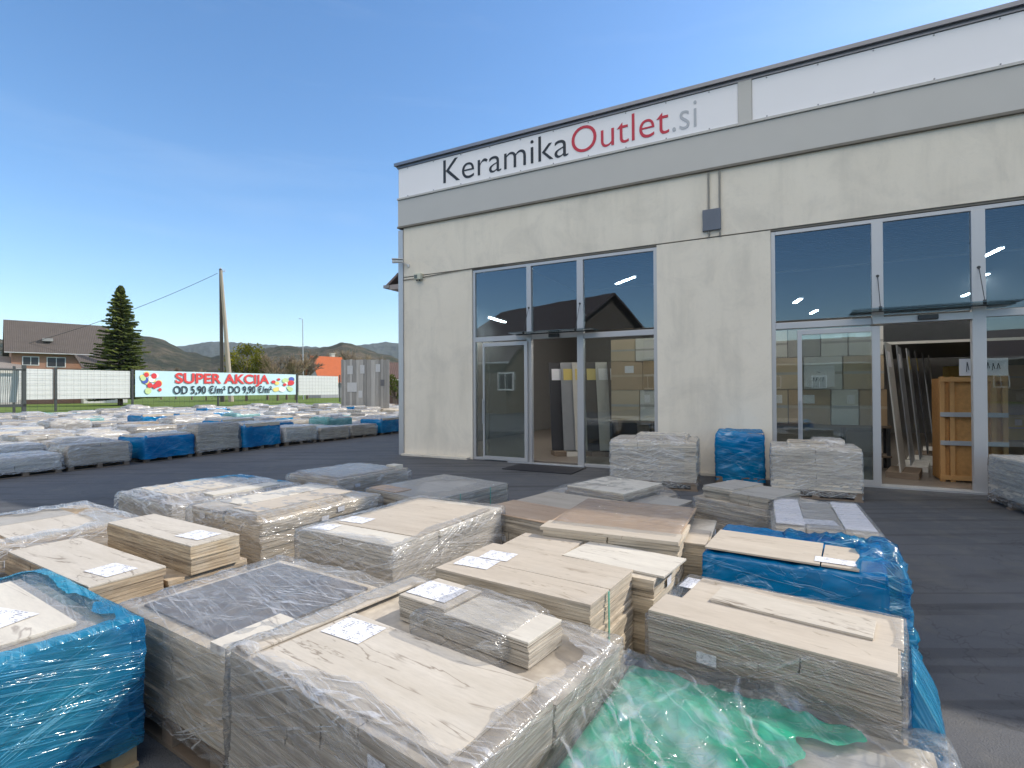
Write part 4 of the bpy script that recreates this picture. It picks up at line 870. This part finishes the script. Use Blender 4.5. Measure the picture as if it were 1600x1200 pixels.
for row in range(14):
    off = row*1.62+(.35 if row % 2 else 0)+(.5 if row > 4 else 0); k = 0; s = 0.2+rr.random()*.4 if row else 0
    while s < 46:
        P = start+rl*(off+.5)+rd*(s+.6); u = 800+P.x/max(P.y, .1)*FPX; L_ = 1.2
        s += 1.2+rr.uniform(.06, .3)
        dfence = (P-FL).dot(fn)
        if P.y < 3 or u < -90 or u > 690 or P.y > 43 or dfence > -1.2: continue
        bl = (P-P0); bs, bn = bl.dot(ES), bl.dot(EN)
        if bs > -1.6 and bn > -1: continue
        if row == 0 and k < len(front_kinds): kd = front_kinds[k]
        else: kd = rr.choice((0, 1, 1, 3, 3, 4, 4, 5, 6, 0, 9, 2, 8, 7, 3))
        src = protos.get(kd)
        if src is None: o = protos[kd] = proto(kd)
        else: o = copy_tree(src)
        o.location = P; o.rotation_euler = (0, 0, ra+rr.choice((0, math.pi))+rr.gauss(0, .035)); o.scale = (1, 1, rr.uniform(.74, 1.16))
        nth = ordn[k] if k < 20 else 'twenty-'+ordn[k-20]
        tag(o, '%s, %s from left in %s of yard' % (KD[kd], nth, rown[row]), 'pallet', 'tile pallets in rows across the road'); k += 1

# ------------------------------------------------------------------ fence, banners, gate
zf = lambda P: P
M['fence_post'] = simple('fence_post', (.045, .05, .052), .5, .1)
M['banner'] = simple('fence_banner', (.60, .61, .60), .7, .08, .7, bump=.2, bscale=1.2)
def fpt(u): # point of the fence line at picture column u
    d = ray(u, 610); d.z = 0; # solve P = t d on line FL + k fd
    det = d.x*(-fd.y)+fd.x*d.y; tt = (FL.x*(-fd.y)+fd.x*FL.y)/det; return Vector((d.x*tt, d.y*tt, 0))
fa = math.atan2(fd.y, fd.x)
def zat(P, v, u):
    return PD(u, v, P.y).z
fz0, fz1 = zat(fpt(25), 625, 25), zat(fpt(25), 575, 25)
fen = empty('mesh_fence', fpt(-60), fa, 'dark wire mesh fence with posts along the far side of the yard', 'fence')
us = [-60, 22, 87, 207, 341, 464, 531]; F0 = fpt(-60)
for u in us:
    x = (fpt(u)-F0).length; m = MB(); m.box(x-.07, x+.07, -.07, .07, 0, fz1+.15); m.build('post', M['fence_post'], fen)
m = MB(); Lf = (fpt(531)-F0).length; r0 = zat(fpt(531), 585, 531)
x = 0
while x < Lf: m.box(x, x+.008, -.075, -.067, .1, fz1); x += .5
for z in np.linspace(.2, fz1, 9): m.box(0, Lf, -.09, -.078, z, z+.012)
m.build('wire_mesh', M['fence_post'], fen)
def fbanner(u0, u1, z0, z1, name, label, cat, mt, off=.06):
    a, b_ = fpt(u0), fpt(u1); t = empty(name, a, fa, label, cat); ln = (b_-a).length
    m = MB(); n = max(2, int(ln*2)); zz = 6
    def y(i, j): return off+.012*noise.noise(Vector((i*.35+u0, j*.4, 0)))
    for j in range(zz+1):
        for i in range(n+1): m.v.append((ln*i/n, y(i, j), z0+(z1-z0)*j/zz)); m.t.append(.5)
    for i in range(n):
        for j in range(zz): m.f.append((j*(n+1)+i, j*(n+1)+i+1, (j+1)*(n+1)+i+1, (j+1)*(n+1)+i)); m.mi.append(0)
    o = m.build('sheet', mt, t); sm = o.modifiers.new('s', 'SOLIDIFY'); sm.thickness = .012; return t, ln
fbanner(26, 84, fz0, fz1-.03, 'fence_sheet', 'plain white sheet on the fence between the two leftmost posts', 'banner', M['banner'])
fbanner(90, 204, fz0, fz1-.03, 'fence_sheet', 'plain white sheet on the fence left of the sale banner', 'banner', M['banner'])
t3, l3 = fbanner(467, 529, fz0, fz1-.05, 'fence_sheet', 'plain white sheet on the fence right of the sale banner', 'banner', M['banner'])
sb_t, sbl = fbanner(210, 461, fz0+.1, fz1+.05, 'sale_banner', 'light blue sale banner with red and black lettering on the fence', 'banner', simple('sale_banner_blue', (.50, .68, .74), .6, .12, .5, bump=.05), -.14)
def xu(u): return (fpt(u)-fpt(210)).length
HB = fz1-fz0
fit_text('SUPER AKCIJA', xu(272), xu(419), fz0+.1+HB*.53, HB*.40, simple('banner_red', (.62, .05, .05), .5, 0, bump=0), 'headline', sb_t, -.22, off=.03)
fit_text('OD 5,90 €/m² DO 9,90 €/m²', xu(269), xu(423), fz0+.1+HB*.10, HB*.33, M['ink'], 'price_line', sb_t, -.22, off=.016)
cols = {'red': (.62, .04, .05), 'yellow': (.75, .62, .2), 'blue': (.06, .1, .4), 'lime': (.5, .62, .3), 'white': (.8, .8, .8)}
for side, uc in ((0, 236), (1, 440)):
    r = random.Random(side+3)
    for cname_, n_ in (('yellow', 5), ('blue', 1), ('lime', 3), ('white', 2), ('red', 6)):
        for q in range(n_):
            m = MB(); cx = xu(uc+r.uniform(-16, 16)); cz = fz0+.1+HB*r.uniform(.2, .85); ra_ = r.uniform(.10, .24 if cname_ != 'yellow' else .3)*HB*.55; kx = 14; yy = -.195-.002*q-.006*['yellow', 'blue', 'lime', 'white', 'red'].index(cname_)
            rx = (xu(uc+1)-xu(uc-1))/2/(HB/42)*1.0; n0 = len(m.v)
            for i in range(kx): a_ = 2*math.pi*i/kx; m.v.append((cx+ra_*rx*math.cos(a_), yy, cz+ra_*math.sin(a_))); m.t.append(.5)
            m.f.append(tuple(range(n0, n0+kx))); m.mi.append(0)
            m.build('balloon_print', M.setdefault('print_'+cname_, simple('print_'+cname_, cols[cname_], .5, 0, bump=0)), sb_t)
# gate with a grey covered trailer at the left edge
gp = fpt(4)-fn*3; g = empty('yard_gate', gp, fa, 'dark steel gate with thick posts at the left edge of the fence', 'gate')
m = MB()
m.box(-5, .4, 0, .1, .55, .75); m.box(-5, .4, 0, .1, fz1-.3, fz1-.15); m.box(.15, .4, 0, .15, 0, fz1+.15)
m.build('gate_frame', M['fence_post'], g); m = MB()
for k in range(40): m.box(-5+k*.13, -4.98+k*.13, .03, .05, .75, fz1-.3)
m.build('gate_bars', M['fence_post'], g)
m = MB(); m.box(-5.1, .1, .5, .9, .9, fz1-.2, rx=.06); o = m.build('stored_sheet', M['banner'], None, loc=gp, rz=fa); tag(o, 'grey white sheet leaning behind the gate at the left edge', 'panel')
# display wall of grey boards
dw = empty('board_display', PD(533, 612, 34), R(2), 'tall display wall of grey vertical boards with pale samples left of the building', 'display'); dw.location.z = 0
wd = (PD(608, 600, 34)-PD(533, 600, 34)).length; ht = PD(570, 561, 34).z
r = random.Random(4); m = MB(); x = 0
while x < wd-.02:
    w_ = min(r.uniform(.12, .3), wd-x); m.box(x, x+w_-.008, 0+r.uniform(0, .02), .07, .1, ht-r.uniform(0, .06), tone=r.random()); x += w_
m.build('boards', simple('weathered_boards', (.46, .44, .41), .8, .25, 3, stretch=(6, 6, .6), tone=.5), dw)
for (u, v, a_, b_) in ((547, 578, .35, .55), (566, 577, .28, .55), (550, 605, .62, .6), (563, 616, .25, .45), (590, 575, .3, .5), (597, 598, .25, .4)):
    x = (PD(u, v, 34)-PD(533, v, 34)).x; z = PD(u, v, 34).z; m = MB(); m.box(x-a_/2, x+a_/2, -.02, -.003, z-b_/2, z+b_/2); m.build('sample_board', simple('sample', (.5, .5, .5) if u != 597 else (.13, .13, .14), .6), dw)

# ------------------------------------------------------------------ poles and wire
pb = PD(347, 600, 78); pb.z = 0; up = empty('utility_pole', pb, 0, 'tall concrete utility pole with a leaning brace behind the sale banner', 'pole')
ptop = PD(345, 420, 78)-pb
pl = simple('weathered_pole', (.36, .31, .25), .85, .2, 3, stretch=(1, 1, .2)); pd_ = simple('dark_pole', (.09, .08, .07), .85, .2, 3)
m = MB(); m.tube((.05, 0, 0), (ptop.x-.05, 0, ptop.z), .30, .18, 10); m.build('main_post', pd_, up)
m = MB(); m.tube((1.45, -.2, 0), (ptop.x+.1, -.15, ptop.z*.985), .38, .2, 10); m.build('brace_post', pl, up)
m = MB(); m.tube((ptop.x, 0, ptop.z-.4), (ptop.x+.65, 0, ptop.z-.4), .04, k=6)
for x in (.3, .62): m.tube((ptop.x+x, 0, ptop.z-.45), (ptop.x+x, 0, ptop.z-.05), .06, .04, 6)
m.tube((ptop.x, 0, ptop.z), (ptop.x, 0, ptop.z+.2), .09, .05, 6); m.build('insulators', simple('insulator', (.45, .46, .48), .4), up)
m = MB(); pa = PD(340, 427, 78); pe = PD(0, 548, 70); prev = pa
for i in range(1, 31):
    t_ = i/30; q = pa.lerp(pe, t_)-Vector((0, 0, 1.6*4*t_*(1-t_)*.55)); m.tube(prev, q, .035, k=5, cap=False); prev = q
tag(m.build('power_line', M['fence_post']), 'sagging black cable from the utility pole to the brown roofed house', 'cable')
lb = PD(474, 600, 92); lb.z = 0; lp = empty('street_lamp', lb, 0, 'slim grey street lamp post right of the utility pole', 'lamp post'); lh = PD(472, 499, 92).z
m = MB(); m.tube((0, 0, 0), (-.1, 0, lh), .11, .07, 8); m.build('post', M['galv'], lp)
m = MB(); m.tube((-.1, 0, lh), (-.5, -.1, lh+.1), .04, k=6); m.box(-.75, -.35, -.17, 0, lh+.05, lh+.15); m.build('lamp_head', M['galv'], lp, bevel=.02)

# ------------------------------------------------------------------ houses
def house(name, loc, rz, L, W, ez, rz_, wall, roof, label, wins=(), chim=None, over=.5, gable=None, cat='house'):
    h = empty(name, loc, rz, label, cat)
    m = MB(); m.box(-L/2, L/2, -W/2, W/2, 0, ez); m.build('wall', wall, h)
    m = MB()
    for x in (-L/2, L/2): m.tri((x, -W/2, ez), (x, W/2, ez), (x, 0, rz_-.1))
    m.build('gable', gable or wall, h)
    m = MB(); s = (rz_-ez)/(W/2); o = over; th = .18
    for sg in (-1, 1):
        a = (-L/2-o, sg*(W/2+o), ez-s*o); b = (L/2+o, sg*(W/2+o), ez-s*o); c = (L/2+o, 0, rz_); d = (-L/2-o, 0, rz_)
        up = [Vector(q)+Vector((0, 0, th)) for q in (a, b, c, d)]; m.quad(*(up if sg < 0 else up[::-1])); m.quad(*([a, b, c, d][::-1] if sg < 0 else [a, b, c, d]))
        m.quad(a, b, up[1], up[0]); m.quad(b, c, up[2], up[1]); m.quad(d, a, up[0], up[3])
    m.build('roof', roof, h)
    m = MB()
    for sg in (-1, 1): m.tube((-L/2-o, sg*(W/2+o+.05), ez-s*o+.05), (L/2+o, sg*(W/2+o+.05), ez-s*o+.05), .08, k=6)
    m.build('gutter', simple('gutter_metal', (.42, .42, .42), .5), h)
    for (x, z, w_, hh) in wins:
        m = MB(); m.box(x-w_/2, x+w_/2, -W/2-.06, -W/2-.004, z, z+hh); f = m.build('window', simple('white_frame', (.7, .7, .68), .5, 0), h)
        m = MB(); m.box(x-w_/2+.1, x-.04, -W/2-.08, -W/2-.065, z+.1, z+hh-.1); m.box(x+.04, x+w_/2-.1, -W/2-.08, -W/2-.065, z+.1, z+hh-.1); m.build('pane', M['slab_dark'], f)
    if chim:
        x, y, hh = chim; m = MB(); m.box(x-.4, x+.4, y-.4, y+.4, ez, hh); m.box(x-.5, x+.5, y-.5, y+.5, hh, hh+.15); m.build('chimney', simple('chimney_render', (.5, .48, .44), .8), h)
    return h
def roofmat(name, col):
    m, t = newmat(name); g = T(t); v = g.coord(); w_ = g.n('ShaderNodeTexWave'); w_.inputs['Scale'].default_value = 1.5; w_.inputs['Distortion'].default_value = .6; g.l(v, w_.inputs['Vector'])
    c = g.mix(g.noise(v, 1.2, 6, .7), tuple(x*.75 for x in col), tuple(x*1.2 for x in col)); c = g.mix(g.ramp(w_.outputs['Fac'], [(0, .3), (.3, 0)]), c, tuple(x*.6 for x in col)); g.out(g.bsdf(c, .85, .2, 0, g.bump(w_.outputs['Fac'], .4, .05))); return m
hl = PD(92, 560, 76); hl.z = 0
h1 = house('brown_roof_house', hl, R(45), 10.2, 9, 7.4, 11.4, simple('brick_render', (.34, .19, .13), .85, .2, 2), roofmat('brown_roof', (.10, .086, .078)), 'large house with brown tiled roof and brick wall left of the spruce', wins=((-3.2, 5.2, 1.7, 1.2), (-.6, 5.0, 2.0, 1.4), (3.6, 4.0, 1.4, 1.2)), chim=None, over=.7, gable=simple('gable_boards', (.16, .13, .12), .8, .2, 2, stretch=(1, 1, 6)))
m = MB(); s_ = 4.2/5; m.quad((1.2, -5.75, 6.75), (7.0, -5.75, 6.75), (7.0, -8.2, 4.9), (1.8, -8.2, 4.9)); m.quad((1.8, -8.2, 4.78), (7.0, -8.2, 4.78), (7.0, -5.75, 6.6), (1.2, -5.75, 6.6)); m.build('lower_roof', roofmat('lower_roof_tiles', (.10, .086, .078)), h1)
m = MB(); m.box(2, 6.9, -7.9, -5.0, 0, 4.9); m.build('porch_wall', simple('pale_render', (.56, .55, .52), .8), h1)
m = MB(); m.box(-2.0, -.9, -4.0, -3.2, 8.6, 9.0); m.build('skylight', simple('skylight_frame', (.3, .3, .3), .4), h1)
lt = PD(-30, 600, 68); lt.z = 0
house('grey_roof_house', lt, R(60), 6, 7, 4.3, 6.2, simple('grey_render', (.35, .34, .33), .85), roofmat('old_grey_roof', (.22, .2, .19)), 'low grey roofed outbuilding at the left picture edge')
ho = PD(510, 580, 112); ho.z = 0
house('orange_roof_house', ho, R(48), 6.0, 6.5, 3.9, 8.6, simple('grey_wall', (.33, .33, .36), .8), roofmat('orange_roof', (.44, .12, .05)), 'small house with bright orange roof behind the board display', wins=((-1, 1.5, 1.2, 1.1),), chim=(1.6, .4, 9.4), over=.6)
hd = PD(633, 600, 60); hd.z = 0
house('dark_shed', hd, R(20), 5, 5, 3.0, 4.6, simple('shed_boards', (.12, .07, .06), .8), roofmat('shed_roof', (.12, .08, .07)), 'dark red shed roof just left of the building corner')
ho2 = PD(583, 588, 125); ho2.z = 0
house('yellow_house', ho2, R(-8), 9, 6, 5.0, 6.9, simple('yellow_render', (.55, .45, .25), .8), roofmat('pale_brown_roof', (.3, .2, .15)), 'yellow house with brown roof behind the board display', chim=(-1, .3, 8.4), wins=((2, 2.4, 1.2, 1.2),))
# houses on the far side of the road, behind the viewer (the shop windows mirror them); the longest is added to block bright horizon reflections
def mirror(P): return P-EN*2*(P-P0).dot(EN)
for (u, dp, L_, W_h, ez, rz2, rot, lab) in ((862, 44, 12, 9, 6.0, 8.7, 20, 'brown gabled house behind the viewer that the left window mirrors'), (1000, 50, 13, 8, 4.5, 6.6, 10, 'low long house behind the viewer, right of the gabled one in the mirror image'), (1500, 62, 16, 9, 5.0, 8.0, 0, 'yellow walled house behind the viewer mirrored in the far right window'), (770, 40, 5, 5, 3.8, 5.4, 0, 'small pale garage behind the viewer mirrored in the leftmost pane'), (1240, 56, 22, 9, 4.2, 6.6, 4, 'added longest low house behind the viewer hiding bright horizon from the right door leaf')):
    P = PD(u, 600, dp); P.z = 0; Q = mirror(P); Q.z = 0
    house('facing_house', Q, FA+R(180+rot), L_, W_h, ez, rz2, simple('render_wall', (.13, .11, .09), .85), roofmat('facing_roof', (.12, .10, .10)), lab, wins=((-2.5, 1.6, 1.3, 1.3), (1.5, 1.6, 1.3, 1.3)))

# ------------------------------------------------------------------ trees
def leafmat(name, a, b, tr=.3):
    m, t = newmat(name); g = T(t); c = g.mix(g.attr(), a, b)
    d = g.n('ShaderNodeBsdfDiffuse'); g.l(c, d.inputs[0]); tl = g.n('ShaderNodeBsdfTranslucent'); g.l(c, tl.inputs[0]); mxs = g.n('ShaderNodeMixShader'); mxs.inputs[0].default_value = tr; g.l(d.outputs[0], mxs.inputs[1]); g.l(tl.outputs[0], mxs.inputs[2]); g.out(mxs); return m
bark = simple('bark', (.16, .12, .09), .9, .3, 3)
def spruce(P, H, Rb, label, seed=1):
    r = random.Random(seed); t = empty('spruce_tree', P, 0, label, 'tree'); m = MB(); m.tube((0, 0, 0), (0, 0, H*.97), .28, .03, 7); m.build('trunk', bark, t)
    m = MB(); z = 1.0
    while z < H:
        f_ = 1-z/H; rad = Rb*min(1, f_**.80*1.12)*r.uniform(.78, 1.1)+.12; nb = int(8+10*f_)
        for k in range(nb):
            a = 2*math.pi*(k+r.random()*.8)/nb; rr_ = rad*r.uniform(.6, 1.2); droop = -.26*rr_*r.uniform(.3, 1.1); ca, sa_ = math.cos(a), math.sin(a); ton = r.uniform(.0, 1)
            n = int(7+rr_*7)
            for q in range(n):
                tt = (q+.6)/n; d = rr_*tt; zz = z+droop*tt+.16*rr_*tt*tt; wdt = (.12+.5*rr_*.34*(1-abs(tt-.45)))*r.uniform(.7, 1.2)
                for sg in (-1, 1):
                    bx, by = ca*d, sa_*d; ex, ey = bx+ca*wdt*.55-sg*sa_*wdt, by+sa_*wdt*.55+sg*ca*wdt; ez_ = zz-r.uniform(.04, .2)
                    m.tri((bx-ca*.1, by-sa_*.1, zz+.05), (bx+ca*.14, by+sa_*.14, zz-.03), (ex, ey, ez_), min(1, max(0, ton*.6+.4*r.random())))
                m.tri((ca*d, sa_*d, zz+.1), (ca*(d+.16), sa_*(d+.16), zz), (ca*d-sa_*.06, sa_*d+ca*.06, zz-.16), ton)
        z += .27*(.55+f_)+.02
    m.build('crown', leafmat('spruce_needles', (.035, .062, .018), (.20, .23, .06), .3), t)
def broad(P, H, Rw, label, a, b, seed, n=5200, cat='tree', name='leafy_tree', z0=.2):
    r = random.Random(seed); t = empty(name, P, 0, label, cat); m = MB(); m.tube((0, 0, 0), (0, 0, H*.5), .22, .12, 7)
    cl = []
    for k in range(26):
        an = r.uniform(0, 6.28); rr_ = Rw*math.sqrt(r.random())*.85; z = H*(z0+.05+(.93-z0)*r.random()*(1-.35*(rr_/Rw)**2)); c = Vector((rr_*math.cos(an), rr_*math.sin(an), z)); cl.append((c, r.uniform(.18, .36)*Rw, r.random()))
        m.tube((0, 0, H*.2+.2*z), c, .08, .02, 5)
    m.build('trunk', bark, t); m = MB()
    for k in range(n):
        c, rad, tn = r.choice(cl); d = Vector((r.gauss(0, 1), r.gauss(0, 1), r.gauss(0, 1))); d = d.normalized()*rad*r.uniform(.3, 1.15); p = c+d; s = r.uniform(.06, .16)*H/6
        u_ = Vector((r.gauss(0, 1), r.gauss(0, 1), r.gauss(0, 1))).normalized()*s; v_ = u_.cross(Vector((r.gauss(0, 1), r.gauss(0, 1), r.gauss(0, 1)))).normalized()*s*.7
        m.quad(p-u_, p-v_, p+u_, p+v_, min(1, max(0, tn*.6+.4*r.random())))
    m.build('crown', leafmat(name+'_leaves', a, b, .35), t)
def bare(P, H, label, seed, twigcol=(.20, .155, .11)):
    r = random.Random(seed); t = empty('bare_tree', P, 0, label, 'tree', 'bare trees in front of the hills'); m = MB(); m2 = MB()
    def br(a, d, ln, rad, lv):
        e = a+d*ln; (m if lv < 2 else m2).tube(a, e, rad, rad*.6, 5 if lv < 2 else 3, r.random(), False)
        if lv >= 4: return
        for k in range([5, 5, 6, 6][lv]):
            nd = (d+Vector((r.gauss(0, .42), r.gauss(0, .42), r.gauss(.12, .25)))).normalized(); br(a+d*ln*r.uniform(.5, 1), nd, ln*r.uniform(.5, .75), max(.022, rad*.6), lv+1)
    br(Vector((0, 0, 0)), Vector((0, 0, 1)), H*.36, H*.022, 0)
    m.build('trunk', bark, t); m2.build('crown', leafmat('twigs', tuple(x*.75 for x in twigcol), tuple(min(1, x*1.25) for x in twigcol), .1), t)
sp = PD(188, 600, 62); sp.z = 0; spruce(sp, PD(188, 446, 62).z, 3.35, 'tall dark green spruce behind the fence between the brown roof and the pole')
yt = PD(385, 600, 84); yt.z = 0; broad(yt, PD(385, 541, 84).z, 3.6, 'round yellow green tree beside the utility pole', (.09, .11, .015), (.26, .24, .03), 4)
bp = PD(347, 600, 90); bp.z = 0; broad(bp, 3.6, 2.2, 'low olive bush at the foot of the utility pole', (.06, .07, .02), (.12, .12, .035), 5, 2200, 'bush', 'garden_bush')
gb = PD(617, 600, 48); gb.z = 0; broad(gb, 3.3, 1.0, 'small green bush beside the building corner', (.06, .09, .02), (.16, .17, .04), 6, 1500, 'bush', 'garden_bush')
bx = [(300, 95, 5.2), (322, 88, 4.2), (418, 90, 7.2), (434, 84, 6.6), (448, 92, 7.2), (462, 86, 6.4), (480, 95, 7.6), (490, 140, 9.4), (508, 150, 10.5), (528, 150, 11.0), (548, 145, 10.5), (566, 140, 9.6), (600, 135, 8.4), (252, 100, 5.0), (275, 104, 5.4)]
for i, (u, dp, hh) in enumerate(bx):
    P = PD(u, 600, dp); P.z = 0; where = ['left of the utility pole', 'between yellow tree and lamp post', 'right of the street lamp'][0 if u < 347 else (1 if u < 474 else 2)]
    bare(P, hh*1.42, 'bare brown tree %s, %s from left' % (where, ordn[sorted(q[0] for q in bx).index(u)]), 30+i, (.32, .25, .17) if i % 2 else (.25, .20, .15))

# ------------------------------------------------------------------ air between here and the hills
m = MB(); m.box(-2600, 2600, -200, 2900, -4, 330); hm, ht_ = newmat('haze'); g = T(ht_); pv = g.n('ShaderNodeVolumePrincipled'); pv.inputs['Color'].default_value = (.80, .88, 1, 1); pv.inputs['Density'].default_value = .00011; pv.inputs['Anisotropy'].default_value = .2
o_ = g.n('ShaderNodeOutputMaterial'); g.l(pv.outputs[0], o_.inputs['Volume']); tag(m.build('haze', hm), kind='stuff')
